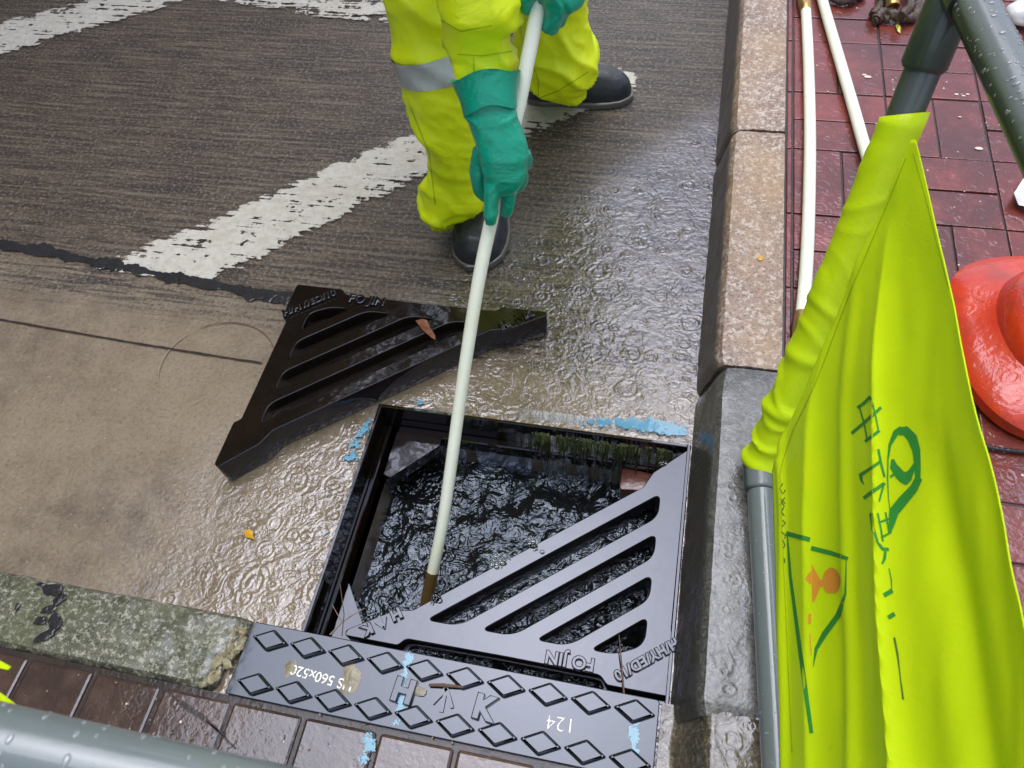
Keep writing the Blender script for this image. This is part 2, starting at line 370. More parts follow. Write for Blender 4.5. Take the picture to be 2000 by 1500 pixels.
M_cone = wet('red_orange_rubber', (.46, .022, .003), (.60, .046, .006), 7, .08, .002, 22, .5, .7, None, .45,
    extra=lambda n, c: n.mix(n.ramp(n.noise(13, 5, .7), (.48, 0.0), (.72, .75)), c, (.20, .035, .015)))
M_seal = wet('bitumen_sealant', (.004, .004, .005), (.014, .014, .017), 20, .05, .006, 50, .6, .6)
M_blue = wet('blue_marking_paint', (.03, .30, .52), (.10, .50, .72), 20, .05, .001, 80, 0, 1)
def worn(mat_fn, name, col, th, sc=60):
    n = N(name); k = n.mr(n.math('ADD', n.noise(sc, 5, .7), n.math('MULTIPLY', n.attr('edge')['Fac'], .25)), th, th + .06)
    n.set(Base_Color=col, Roughness=.5, Coat_Weight=1, Coat_Roughness=.05, Alpha=k, Coat_Normal=n.bump(n.noise(60, 3), .0008)); return n.m
M_blueworn = worn(None, 'worn_blue_paint', (.025, .22, .38), .57)
M_bluefaint = worn(None, 'faint_blue_paint', (.02, .17, .28), .68, 35)
M_chalk = worn(None, 'white_chalk', (.75, .75, .72), .40, 300)
M_green_ink = simple('green_print', (.03, .28, .035), .6).m
M_ink2 = simple('dark_green_print', (.05, .15, .03), .6).m
M_orange_ink = simple('orange_print', (.78, .33, .03), .6).m
M_leafy = simple('yellow_leaf', (.55, .30, .02), .4, Coat_Weight=.6).m
M_leafg = simple('green_bud', (.42, .42, .02), .4, Coat_Weight=.6).m
M_leafb = wet('brown_leaf', (.16, .05, .025), (.30, .12, .06), 60, .1, .001, 200)
M_tan = simple('pale_tan', (.24, .20, .15), .5).m  # pale tan for one arc of the pressed circle
M_twig = simple('twig', (.10, .05, .025), .5, Coat_Weight=.7).m
M_rope = wet('dirty_rope', (.05, .03, .022), (.12, .08, .055), 40, .2, .003, 200, 0, .4)
M_white = simple('white_plastic', (.68, .70, .74), .35, Coat_Weight=.5).m
M_chip = simple('pale_chip', (.6, .56, .5), .6).m
n = N('water_drop'); n.set(Base_Color=(.8, .86, .9), Roughness=.05, Transmission_Weight=.8, IOR=1.38, Coat_Weight=1.0); M_drop = n.m
n = N('froth_bubble'); n.set(Base_Color=(.9, .93, .95), Roughness=.05, Transmission_Weight=1.0, IOR=1.25); M_bub = n.m
# dirty water in the pit
n = N('pit_water'); r_ = n.ripples(); ch = n.noise(26, 2, .5, dist=1.8)
n.set(Base_Color=n.mix(n.noise(8, 3), (.003, .004, .005), (.012, .012, .012)), Roughness=.04, Normal=n.bump(n.math('ADD', n.math('MULTIPLY', r_, 1.0), n.math('MULTIPLY', ch, 6.0)), .0010))
n.L((.66, .78, 1.0), n.p.inputs['Specular Tint']); n.p.inputs['IOR'].default_value = 1.6; M_pitwater = n.m  # cool sky tint set in the water's specular colour
M_pitwall = wet('pit_concrete', (.05, .035, .02), (.17, .13, .075), 14, .12, .004, 60, 0, .8)
M_moss = wet('wet_moss', (.015, .022, .005), (.055, .07, .014), 60, .3, .006, 150, 0, .4)
M_redbrick = wet('old_brick', (.10, .03, .02), (.18, .07, .045), 30, .1, .003, 80)
n = N('falling_water'); ux = n.attr('u')['Fac']
cv = n.t.nodes.new('ShaderNodeCombineXYZ'); n.L(n.math('MULTIPLY', ux, 60.0), cv.inputs[0]); n.L(n.math('MULTIPLY', n.attr('v')['Fac'], 2.2), cv.inputs[1])
st = n.noise(1.0, 5, .7, cv.outputs[0], dist=.4)
n.set(Base_Color=(.50, .53, .56), Roughness=.06, Alpha=n.math('MULTIPLY', n.ramp(st, (.38, 0.08), (.60, .85)), n.math('MULTIPLY', n.mr(ux, .19, .5), n.mr(n.attr('v')['Fac'], .75, 1.0, 1.0, .2))), Normal=n.bump(st, .006)); M_fall = n.m

# ------------------------------------------------------------------ ground: road with the pit opening
OX0, OX1, OY0, OY1 = -.522, .092, .262, .727      # gully opening
def sheet_with_hole():
    bm = bmesh.new(); xs = [-80, OX0, OX1, 80]; ys = [-80, OY0, OY1, 80]
    V = [[bm.verts.new((a, b, 0)) for b in ys] for a in xs]
    for i in range(3):
        for j in range(3):
            if (i, j) != (1, 1): bm.faces.new((V[i][j], V[i + 1][j], V[i + 1][j + 1], V[i][j + 1]))
    return bm
road = tag(bmobj('road', sheet_with_hole(), M_road), kind='structure')
def edgefield(bm, poly, inset):
    """attribute: distance from the outline, scaled"""
    pass
def patch2d(name, poly, z, mat, step=.012, inset=.03, kind=None, parent=None, wob=.004):
    """flat worn patch: grid clipped to a polygon, 'edge' attribute grows inward"""
    P = [Vector((p[0], p[1])) for p in poly]
    bm = bmesh.new(); vs = [bm.verts.new((p.x, p.y, z)) for p in P]; f = bm.faces.new(vs)
    if f.normal.z < 0 or f.calc_area() and False: pass
    x0, x1 = min(p.x for p in P), max(p.x for p in P); y0, y1 = min(p.y for p in P), max(p.y for p in P)
    k = x0 + step
    while k < x1:
        bmesh.ops.bisect_plane(bm, geom=bm.verts[:] + bm.edges[:] + bm.faces[:], plane_co=(k, 0, z), plane_no=(1, 0, 0)); k += step
    k = y0 + step
    while k < y1:
        bmesh.ops.bisect_plane(bm, geom=bm.verts[:] + bm.edges[:] + bm.faces[:], plane_co=(0, k, z), plane_no=(0, 1, 0)); k += step
    me = bpy.data.meshes.new(name); bmesh.ops.recalc_face_normals(bm, faces=bm.faces[:])
    if bm.faces and sum(f.normal.z for f in bm.faces) < 0: bmesh.ops.reverse_faces(bm, faces=bm.faces[:])
    bm.verts.ensure_lookup_table(); vals = []
    N_ = len(P)
    for v in bm.verts:
        q = Vector((v.co.x, v.co.y)); d = 9
        for i in range(N_):
            a, b = P[i], P[(i + 1) % N_]; ab = b - a; t = max(0, min(1, (q - a).dot(ab) / max(ab.length_squared, 1e-9)))
            d = min(d, (q - a - ab * t).length)
        vals.append(min(1, d / inset))
    bm.to_mesh(me); bm.free()
    at = me.attributes.new('edge', 'FLOAT', 'POINT'); at.data.foreach_set('value', vals)
    o = link(name, me, mat, parent)
    if kind: tag(o, kind=kind)
    return o
def g2(*P, z=0): return [(lambda q: (q.x, q.y))(atz(px, py, z)) for px, py in P]
patch2d('road_marking', [(-1.34, .985), (-1.0, .975), (-.78, 1.205), (-.58, 1.40), (-.335, 1.575), (-.12, 1.76), (-.13, 1.85), (-.28, 1.86), (-.50, 1.70), (-.655, 1.56), (-.88, 1.375), (-1.10, 1.165)], .004, M_paint, .02, .028, 'structure')
patch2d('road_marking', [(-2.5, 1.62), (-2.5, 1.82), (-2.10, 1.97), (-1.66, 2.24), (-1.2, 2.52), (-1.0, 2.46), (-1.55, 2.11), (-1.90, 1.87), (-2.10, 1.73)], .004, M_paint, .04, .025, 'structure')
patch2d('road_marking', [(-1.5, 2.10), (-1.15, 2.035), (-.72, 2.0), (-.45, 1.97), (-.36, 2.0), (-.5, 2.08), (-.9, 2.14), (-1.5, 2.22)], .0046, M_paint, .04, .06, 'structure')
# sealed joint across the slabs
def ribbon(name, pts, wfun, z, mat, kind=None, parent=None, bulge=.0):
    bm = bmesh.new(); prev = None; D = []
    for (a, b) in zip(pts, pts[1:]):
        L = (Vector(b) - Vector(a)).length; k = max(1, int(L / .008))
        for i in range(k): D.append(Vector(a).lerp(Vector(b), i / k))
    D.append(Vector(pts[-1]))
    for i, p in enumerate(D):
        t = (D[min(i + 1, len(D) - 1)] - D[max(i - 1, 0)]).normalized(); s = Vector((-t.y, t.x))
        ww = wfun(i / max(1, len(D) - 1)); w1 = ww * (1 + .6 * nz((p.x, p.y, 0), 40) + .5 * nz((p.x, p.y, 0), 110)); w2 = ww * (1 + .6 * nz((p.x, p.y, 5), 40) + .5 * nz((p.x, p.y, 5), 110))
        off = s * ww * .4 * nz((p.x, p.y, 9), 14)
        row = [bm.verts.new((*(p + off + s * w1), z)), bm.verts.new((*(p + off), z + bulge)), bm.verts.new((*(p + off - s * w2), z))]
        if prev:
            for q in (0, 1): bm.faces.new((prev[q], prev[q + 1], row[q + 1], row[q]))
        prev = row
    o = bmobj(name, bm, mat, parent, True)
    for f in o.data.polygons:
        pass
    if kind: tag(o, kind=kind)
    return o
ribbon('road_joint', [(-3.2, 1.14), (-1.6, 1.032), (-1.28, 1.006), (-.99, .975), (-.6, .945)], lambda t: .011 + .006 * math.sin(t * 40) ** 2 + .003 * math.sin(t * 173), .0035, M_seal, 'structure', bulge=.002)
ribbon('road_joint', [(-3.2, .905), (-1.5, .815), (-1.1, .795), (-.8, .785)], lambda t: .0022, .0035, M_grout, 'structure')
# shallow circle pressed in the concrete
cc = Vector((-.895, .765)); ribbon('road_joint', [(cc.x + .125 * math.cos(a), cc.y + .115 * math.sin(a)) for a in [math.radians(k) for k in range(20, 130, 6)]], lambda t: .0011, .0035, M_twig, 'structure')
ribbon('road_joint', [(cc.x + .125 * math.cos(a), cc.y + .115 * math.sin(a)) for a in [math.radians(k) for k in range(130, 220, 6)]], lambda t: .0011 * math.sin(3.14 * t) + .0003, .0035, M_tan, 'structure')
# blue survey paint round the opening
patch2d('road_marking', g2((738, 792), (705, 830), (690, 860), (668, 905), (700, 905), (722, 850)), .005, M_blueworn, .01, .02, 'structure')
patch2d('road_marking', g2((690, 900), (655, 1010), (612, 1120), (588, 1130), (630, 1010), (662, 905)), .005, M_bluefaint, .01, .02, 'structure')
patch2d('road_marking', [(-.12, .737), (.084, .737), (.086, .765), (.02, .775), (-.10, .757)], .005, M_blueworn, .01, .012, 'structure')
patch2d('road_marking', g2((790, 790), (880, 800), (840, 785), (800, 778)), .005, M_blueworn, .01, .02, 'structure')

# pit
def quad_strip(bm, pts): bm.faces.new([bm.verts.new(p) for p in pts])
fr = empty('drain_surround', 'black cast iron gully frame set in the road, open on its left half', 'drain frame')
bm = bmesh.new()
T = .006; ZB = -.105
fx0, fx1, fy0, fy1 = OX0, OX1 - .001, OY0, OY1
box(bm, fx0, fx0 + T, fy0, fy1, ZB, .0015, .001, 1); box(bm, fx1 - T, fx1, fy0, fy1, ZB, .0015, .001, 1)
box(bm, fx0 + T, fx1 - T, fy1 - T, fy1, ZB, .0010, .001, 1); box(bm, fx0 + T, fx1 - T, fy0, fy0 + T, ZB, .0010, .001, 1)
bmobj('rim', bm, M_iron2, fr)
bm = bmesh.new()
box(bm, fx0 + T, fx0 + .014, fy0 + T, fy1 - T, ZB, -.068, .002, 1); box(bm, fx1 - .03, fx1 - T, fy0 + T, fy1 - T, ZB, -.068, .002, 1)
box(bm, fx0 + .03, fx1 - .03, fy1 - .022, fy1 - T, ZB, -.0685, .002, 1); box(bm, fx0 + .03, fx1 - .03, fy0 + T, fy0 + .022, ZB, -.0685, .002, 1)
bmobj('seat_ledge', bm, M_iron2, fr)
def tri(bm, pts, z0, z1):
    a = [bm.verts.new((*p, z0)) for p in pts]; b = [bm.verts.new((*p, z1)) for p in pts]; k = len(pts)
    bm.faces.new(a[::-1]); bm.faces.new(b)
    for i in range(k): bm.faces.new((a[i], a[(i + 1) % k], b[(i + 1) % k], b[i]))
bm = bmesh.new(); tri(bm, [(fx0 + .03, fy1 - .022), (fx0 + .03, fy1 - .12), (fx0 + .045, fy1 - .125), (fx0 + .125, fy1 - .04), (fx0 + .125, fy1 - .022)], -.10, -.0665); bmobj('corner_gusset', bm, M_iron2, fr)
bm = bmesh.new(); tri(bm, [(fx0 + .03, fy0 + .022), (fx0 + .10, fy0 + .022), (fx0 + .03, fy0 + .12)], -.10, -.0665); bmobj('corner_gusset', bm, M_iron2, fr)
bm = bmesh.new(); i_ = .026
bm2 = bm; px0, px1, py0, py1 = fx0 + i_, fx1 - i_, fy0 + .018, fy1 - .018
for a, b in (((px0, py0), (px1, py0)), ((px1, py0), (px1, py1)), ((px1, py1), (px0, py1)), ((px0, py1), (px0, py0))):
    nn = 24
    for i in range(nn):
        p, q = Vector(a).lerp(Vector(b), i / nn), Vector(a).lerp(Vector(b), (i + 1) / nn)
        quad_strip(bm, [(*p, -.55), (*q, -.55), (*q, -.1), (*p, -.1)])
quad_strip(bm, [(px0, py0, -.55), (px1, py0, -.55), (px1, py1, -.55), (px0, py1, -.55)])
tag(bmobj('drain_pit', bm, M_pitwall), kind='structure')
# loose brick in the far corner of the pit
bm = bmesh.new(); box(bm, -.03, .06, .66, .704, -.15, -.085, .006)
for v in bm.verts: v.co += Vector((nz(v.co, 30), nz(v.co, 30, 4), nz(v.co, 30, 8))) * .006
tag(bmobj('brick', bm, M_redbrick, smooth=True), 'reddish old brick seen through the water in the far right corner of the pit', 'brick')
# churning water
bm = bmesh.new(); nx, ny = 150, 116; WZ = -.165
G = []
for i in range(nx + 1):
    row = []
    for j in range(ny + 1):
        X = px0 + (px1 - px0) * i / nx; Y = py0 + (py1 - py0) * j / ny
        k = 1 + 1.6 * math.exp(-((Y - .68) / .06) ** 2) * (X > -.25)
        h = (.006 * nz((X, Y, 0), 20) + .0018 * nz((X, Y, 3), 48)) * k
        row.append(bm.verts.new((X, Y, WZ + h)))
    G.append(row)
for i in range(nx):
    for j in range(ny): bm.faces.new((G[i][j], G[i + 1][j], G[i + 1][j + 1], G[i][j + 1]))
tag(bmobj('water', bm, M_pitwater, smooth=True), kind='structure')
# water pouring over the far edge
def fall(name, x0, x1, ytop, drop, seed, mat=M_fall):
    bm = bmesh.new(); nu, nv = 110, 22; G = []; U = []; Vv = []
    for i in range(nu + 1):
        u = i / nu; X = x0 + (x1 - x0) * u; row = []
        for j in range(nv + 1):
            v = j / nv; d = drop * (.8 + .4 * nz((X, 0, seed), 30)); fl = .5 + .5 * nz((X, 2, seed), 45)
            yy = ytop - .045 * v ** .6 - .02 * fl * v; zz = .005 - (drop if v > 0.999 else d) * v ** 2
            row.append(bm.verts.new((X + .004 * nz((X, v, seed), 60), yy + .005 * nz((X, v * .3, seed), 80), max(zz, WZ - .004)))); U.append(X * 3 + seed); Vv.append(v)
        G.append(row)
    for i in range(nu):
        for j in range(nv): bm.faces.new((G[i][j], G[i + 1][j], G[i + 1][j + 1], G[i][j + 1]))
    o = bmobj(name, bm, mat, None, True)
    for nm, A in (('u', U), ('v', Vv)):
        at = o.data.attributes.new(nm, 'FLOAT', 'POINT'); at.data.foreach_set('value', A)
    return tag(o, kind='stuff')
fall('falling_water', -.27, .085, .756, .165, 1.0)
bm = bmesh.new()
for k in range(34):
    X = rnd.uniform(-.22, .06); Z = rnd.uniform(-.02, -.075); r = rnd.uniform(.004, .01)
    for q in range(5):
        a = Vector((X + rnd.uniform(-.006, .006), .713 - rnd.uniform(0, .006), -.004)); b = a + Vector((rnd.uniform(-.006, .006), -rnd.uniform(.002, .018), -rnd.uniform(.015, .10) * rnd.random() - .015))
        loft(bm, [a, a.lerp(b, .5) + Vector((0, -.004, 0)), b], [.0022, .0018, .0006], Vector((0, 1, .2)), 5)
tag(bmobj('moss', bm, M_moss), 'green moss hanging inside the far rim of the pit behind the falling water', 'moss', kind='stuff')
# foam and beads where it lands
bm = bmesh.new()
for k in range(34):
    X = rnd.gauss(-.09, .09); Y = .665 + rnd.gauss(0, .02) - abs(X + .1) * .2; r = rnd.uniform(.001, .0026)
    if px0 + .01 < X < px1 - .01 and Y < py1 - .01:
        bmesh.ops.create_icosphere(bm, subdivisions=2, radius=r, matrix=Matrix.Translation((X, Y, WZ + rnd.uniform(.004, .012))))
tag(bmobj('water_splash', bm, M_bub, smooth=True), kind='stuff')

# ------------------------------------------------------------------ kerbs
def kerb(name, y0, y1, prof, mat, label, group, seed):
    bm = bmesh.new(); k = max(2, int((y1 - y0) / .012)); rows = []
    Pf = []
    for (a, b) in zip(prof, prof[1:]):
        m = max(1, int((Vector(b) - Vector(a)).length / .010))
        for i in range(m): Pf.append(Vector(a).lerp(Vector(b), i / m))
    Pf.append(Vector(prof[-1]))
    for i in range(k + 1):
        Y = y0 + (y1 - y0) * i / k; e = min(i, k - i) / 2.0; dr = .006 if e == 0 else (.002 if e <= .5 else 0)
        row = []
        for p in Pf:
            q = Vector((p.x, Y, p.y)); edge = math.exp(-((p.x - prof[1][0]) ** 2 + (p.y - prof[1][1]) ** 2) / .00025)
            a = nz(q, 55, seed) * .0016 + nz(q, 18, seed) * .0018 - edge * .004 * max(0, nz(q, 28, seed + 3) + .15)
            q += Vector((.6 * -a - (-1) * dr * (p.x < .15), 0, a - dr * (p.y > .05)))
            row.append(bm.verts.new(q))
        rows.append(row)
    for a, b in zip(rows, rows[1:]):
        for i in range(len(Pf) - 1): bm.faces.new((a[i], a[i + 1], b[i + 1], b[i]))
    for row in (rows[0], rows[-1]): bm.faces.new(row)
    return tag(bmobj(name, bm, mat, smooth=True), label, 'kerb stone', group)
PR = [(.088, -.02), (.115, .108), (.124, .119), (.16, .121), (.229, .120), (.229, 0.0)]
PR2 = [(.088, -.02), (.122, .110), (.130, .1195), (.16, .120), (.229, .120), (.229, 0.0)]
GK = 'kerb stones along the red pavement'
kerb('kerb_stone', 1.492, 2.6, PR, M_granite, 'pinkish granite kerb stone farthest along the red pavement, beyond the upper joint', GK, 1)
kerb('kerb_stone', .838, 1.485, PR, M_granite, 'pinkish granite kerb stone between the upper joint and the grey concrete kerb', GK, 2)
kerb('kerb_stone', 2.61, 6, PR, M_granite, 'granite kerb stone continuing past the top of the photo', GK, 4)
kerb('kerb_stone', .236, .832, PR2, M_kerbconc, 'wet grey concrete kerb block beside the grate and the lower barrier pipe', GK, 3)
# dropped kerb at lower left, with a broken end
bm = bmesh.new(); nx, ny = 150, 16; G = []
for i in range(nx + 1):
    row = []
    for j in range(ny + 1):
        v = j / ny; X = -2.3 + (2.3 - .605) * i / nx; Y = .150 + .121 * v
        Xe = -.612 - .045 * max(0, (.6 - v)) ** 1.0 + .012 * nz((0, Y, 2), 40)
        X = min(X, Xe + (X - Xe) * .12) if X > Xe else X
        z = .022 + .0022 * nz((X, Y, 0), 30) + .002 * nz((X, Y, 0), 90); dX = Xe - X
        if v > .97 or v < .03: z -= .01
        if dX < .02: z -= .012 * (1 - max(dX, 0) / .02) + .006 * nz((X, Y, 1), 60)
        if j in (0, ny): Y += .002 * nz((X, 0, j), 30)
        row.append(bm.verts.new((X, Y, z)))
    G.append(row)
for i in range(nx):
    for j in range(ny): bm.faces.new((G[i][j], G[i + 1][j], G[i + 1][j + 1], G[i][j + 1]))
ex = bmesh.ops.extrude_edge_only(bm, edges=[e for e in bm.edges if e.is_boundary])
for v in ex['geom']:
    if isinstance(v, bmesh.types.BMVert): v.co.z = -.01
dk = tag(bmobj('dropped_kerb', bm, M_mossconc, smooth=True), 'greenish grey concrete dropped kerb with a broken end and a black tar mark', 'kerb stone')
bm = bmesh.new()     # crumbling mortar at its end
for k in range(70):
    v = rnd.random(); Y = .155 + .10 * v; X = -.618 - .04 * max(0, .7 - v) + rnd.uniform(-.012, .012) ; r = rnd.uniform(.004, .011)
    mm = Matrix.Translation((X, Y, .012 + rnd.uniform(0, .006))) @ Matrix.Rotation(rnd.random() * 6, 4, 'Z') @ Matrix.Diagonal((1, .75, .5, 1))
    s_ = bmesh.ops.create_icosphere(bm, subdivisions=2, radius=r, matrix=mm)
    for q in s_['verts']: q.co += (q.co - Vector((X, Y, .012))) * nz(q.co, 160) * .6
bmobj('broken_edge', bm, M_rough, dk, True)
bm = bmesh.new()     # tar dribble
def flat_blob(bm, c, a, b, z, seed, n_=22, rot=0):
    cv = bm.verts.new((c[0], c[1], z + .0016)); ring = []
    for k in range(n_):
        th = 2 * math.pi * k / n_; r = 1 + .45 * nz((math.cos(th), math.sin(th), seed), 1.7)
        x_, y_ = a * r * math.cos(th), b * r * math.sin(th)
        ring.append(bm.verts.new((c[0] + x_ * math.cos(rot) - y_ * math.sin(rot), c[1] + x_ * math.sin(rot) + y_ * math.cos(rot), z)))
    for k in range(n_): bm.faces.new((cv, ring[k], ring[(k + 1) % n_]))
for px, py, a, b, r in ((105, 1152, .020, .011, .2), (118, 1170, .013, .008, 1), (97, 1190, .014, .007, .6), (82, 1142, .008, .004, 0), (80, 1212, .011, .007, .3), (108, 1215, .012, .014, .5), (92, 1240, .008, .022, -.7), (35, 1185, .004, .006, 0)):
    q = atz(px, py, .024); flat_blob(bm, (q.x, q.y), a, b, .0265, px * .1, rot=r)
bmobj('tar_mark', bm, M_seal, dk, True)

# concrete patch joining plate, kerb and pavement at lower right
bm = bmesh.new(); G = []
for i in range(41):
    row = []
    for j in range(61):
        X = .080 + (.26 - .08) * i / 40; Y = .262 - .55 * j / 60
        s_ = max(0, min(1, (X - .098) / .045)); s_ = s_ * s_ * (3 - 2 * s_); z = .016 + .1005 * s_ * (1 - .25 * max(0, min(1, (.12 - Y) / .4)))
        z += .003 * nz((X, Y, 0), 20) + .0015 * nz((X, Y, 0), 70)
        row.append(bm.verts.new((X, Y, z)))
    G.append(row)
for i in range(40):
    for j in range(60): bm.faces.new((G[i][j], G[i + 1][j], G[i + 1][j + 1], G[i][j + 1]))
ex = bmesh.ops.extrude_edge_only(bm, edges=[e for e in bm.edges if e.is_boundary])
for v in ex['geom']:
    if isinstance(v, bmesh.types.BMVert): v.co.z = -.01
tag(bmobj('pavement_patch', bm, M_patch, smooth=True), kind='structure')

# ------------------------------------------------------------------ pavements
def pavers(name, rects, z, mat, th=.03, bev=.003, gap=.0025):
    bm = bmesh.new(); vals = []
    for (x0, x1, y0, y1) in rects:
        n0 = len(bm.verts); h = z + rnd.uniform(-.0012, .0012)
        box(bm, x0 + gap, x1 - gap, y0 + gap, y1 - gap, z - th, h, bev, 2)
        a, b = rnd.uniform(-.006, .006), rnd.uniform(-.006, .006); bm.verts.ensure_lookup_table()
        for v in bm.verts[n0:]:
            if v.co.z > z - th / 2: v.co.z += a * (v.co.x - x0) + b * (v.co.y - y0)
        vals += [rnd.random()] * (len(bm.verts) - n0)
    bmesh.ops.recalc_face_normals(bm, faces=bm.faces[:])
    me = bpy.data.meshes.new(name); bm.to_mesh(me); bm.free()
    at = me.attributes.new('rnd', 'FLOAT', 'POINT'); at.data.foreach_set('value', vals)
    for p in me.polygons: p.use_smooth = False
    return tag(link(name, me, mat), kind='structure')
R1 = []
for i in range(14):
    for j in range(-8, 18):
        x0, y0 = .246 + .2005 * i, 1.23 + .2 * (j - 5)
        x1, y1 = x0 + .2005, y0 + .2
        if (i + j) % 2: R1 += [(x0, (x0 + x1) / 2, y0, y1), ((x0 + x1) / 2, x1, y0, y1)]
        else: R1 += [(x0, x1, y0, (y0 + y1) / 2), (x0, x1, (y0 + y1) / 2, y1)]
for j in range(-6, 18): R1.append((.2315, .246, 1.23 + .2 * (j - 5), 1.23 + .2 * (j - 4)))
pavers('pavement', R1, .12, M_red, bev=.002, gap=.002)
bm = bmesh.new(); box(bm, .2295, 40, -10, 40, -.01, .1165); tag(bmobj('pavement_bed', bm, M_grout), kind='structure')
R2 = []
for i in range(-12, 4):
    x0 = -.958 + .1235 * i + (.006 if i > 3 else 0)
R2 = []
for i in range(-10, 8):
    x0 = -.958 + .1235 * i
    R2 += [(x0, x0 + .1235, -.105, .143)]
for i in range(-5, 4):
    x0 = -.958 + .247 * i
    for q in range(8): R2 += [(x0, x0 + .247, -.105 - .1235 * (q + 1), -.105 - .1235 * q)]
R2 = [(a, min(b, .078), c, d) for a, b, c, d in R2 if a < .06]
pavers('pavement', R2, .019, M_brown, bev=.005, gap=.003)
bm = bmesh.new(); box(bm, -30, .0795, -30, .149, -.01, .0145); box(bm, .0795, .2294, -30, -.28, -.01, .1); tag(bmobj('pavement_bed', bm, M_grout), kind='structure')
# scored lines on the brown pavers
for pp in (((322, 1345), (352, 1375), (415, 1418), (458, 1462)), ((352, 1368), (395, 1398), (440, 1440))):
    ribbon('pavement_score', g2(*pp, z=.0215), lambda t: .0016, .0215, M_grout, 'structure')
patch2d('pavement_marking', g2((700, 1428), (733, 1426), (735, 1500), (700, 1500), z=.0208), .0216, M_blueworn, .01, .02, 'structure')
patch2d('pavement_marking', g2((745, 1435), (860, 1452), (850, 1500), (728, 1500), z=.0208), .0216, M_bluefaint, .01, .06, 'structure')

# ------------------------------------------------------------------ cast iron plate with diamonds
pl = empty('kerb_plate', 'flat cast iron plate with two rows of raised diamonds and the letters H K', 'drain plate')
PZ = .0225
cors = [(-.603, .149), (.076, .149), (.076, .264), (-.598, .266)]
slab('plate', [fillet([Vector(c) for c in cors], .006)], -.02, PZ, .0015, M_plate, pl)
loops = []
for row, y_ in (((530, 605, 680, 755, 840, 915, 993, 1075, 1158, 1240), .2405), ((505, 578, 655, 730, 812, 895, 975, 1060, 1140, 1225), .1705)):
    for k in range(10):
        xx = (-.558 if y_ > .2 else -.557) + .0664 * k
        loops.append(fillet([Vector((xx - .033, y_ + .001)), Vector((xx - .001, y_ - .0185)), Vector((xx + .033, y_ - .001)), Vector((xx + .001, y_ + .0185))], .004, 4))
for L_ in loops: slab('tread_diamond', [L_], PZ - .004, PZ + .008, .0045, M_plate, pl)
def X2(x_, y_, z_, rot, mirror=1): return Matrix.Translation((x_, y_, z_)) @ Matrix.Rotation(rot, 4, 'Z')
qH = atz(788, 1352, PZ + .004); qK = atz(945, 1385, PZ + .004); qA = atz(866, 1368, PZ + .004)
text('raised_letter', 'H', .047, .0055, M_plate, pl, X2(qH.x, qH.y, PZ + .002, math.radians(-4)), .0018)
text('raised_letter', 'K', .047, .0055, M_plate, pl, X2(qK.x, qK.y, PZ + .002, math.radians(-4)), .0018)
def arrow(par, M4, s_=1.0, mat=M_plate):
    bm = bmesh.new()
    for a, b in (((0, -.016), (0, .018)), ((0, .018), (-.016, -.008)), ((0, .018), (.016, -.008))):
        A, B = Vector((*a, 0)) * s_, Vector((*b, 0)) * s_; t = (B - A).normalized(); sd_ = Vector((-t.y, t.x, 0)) * .0034 * s_; A -= t * .001; z0, z1 = Vector((0, 0, -.002)), Vector((0, 0, .0045 if a[0] == 0 and b[0] == 0 else .0048))
        vs = [bm.verts.new(M4 @ q) for q in (A + sd_ + z0, A - sd_ + z0, B - sd_ + z0, B + sd_ + z0, A + sd_ + z1, A - sd_ + z1, B - sd_ * .6 + z1, B + sd_ * .6 + z1)]
        for f in ((0, 1, 2, 3), (7, 6, 5, 4), (0, 4, 5, 1), (1, 5, 6, 2), (2, 6, 7, 3), (3, 7, 4, 0)): bm.faces.new([vs[i] for i in f])
    return bmobj('raised_arrow', bm, mat, par)
arrow(pl, X2(qA.x, qA.y, PZ, math.radians(0)))
# chalk writing: size note upside down, number below the K
q = atz(628, 1323, PZ); text('chalk_writing', 'US 560x520', .022, .0004, M_chalk, pl, X2(q.x, q.y, PZ + .0006, math.radians(176)), .0001)
q = atz(1095, 1413, PZ); text('chalk_writing', '124', .030, .0004, M_chalk, pl, X2(q.x, q.y, PZ + .0006, math.radians(182)), -.0006)
for w_ in pl.children:
    if w_.name.startswith('chalk'):
        at = w_.data.attributes.new('edge', 'FLOAT', 'POINT')
for nm, pp in (('blue', ((788, 1270), (812, 1272), (800, 1330), (796, 1420), (762, 1420), (772, 1340))), ('blue', ((1228, 1385), (1252, 1388), (1250, 1500), (1222, 1500)))):
    patch2d('blue_paint', g2(*pp, z=PZ), PZ + .0005, M_blueworn, .006, .012, parent=pl)
for gx, gy, ga, gb, gz in ((683, 1325, .017, .022, .0003), (568, 1305, .010, .013, .0003), (818, 1350, .014, .007, .003)):
    bm = bmesh.new(); q = atz(gx, gy, PZ); flat_blob(bm, (q.x, q.y), ga, gb, PZ + gz, gx * .01); bmobj('grit_patch', bm, M_rough, pl, True)
bm = bmesh.new(); a = atz(838, 1338, PZ + .006); b = atz(905, 1342, PZ + .006); loft(bm, [a, a.lerp(b, .4) + Vector((0, .001, 0)), b], [.0022, .003, .002], Vector((0, 0, 1)), 8)
tag(bmobj('twig', bm, M_twig, smooth=True), 'short brown twig lying on the iron plate above the arrow', 'twig')

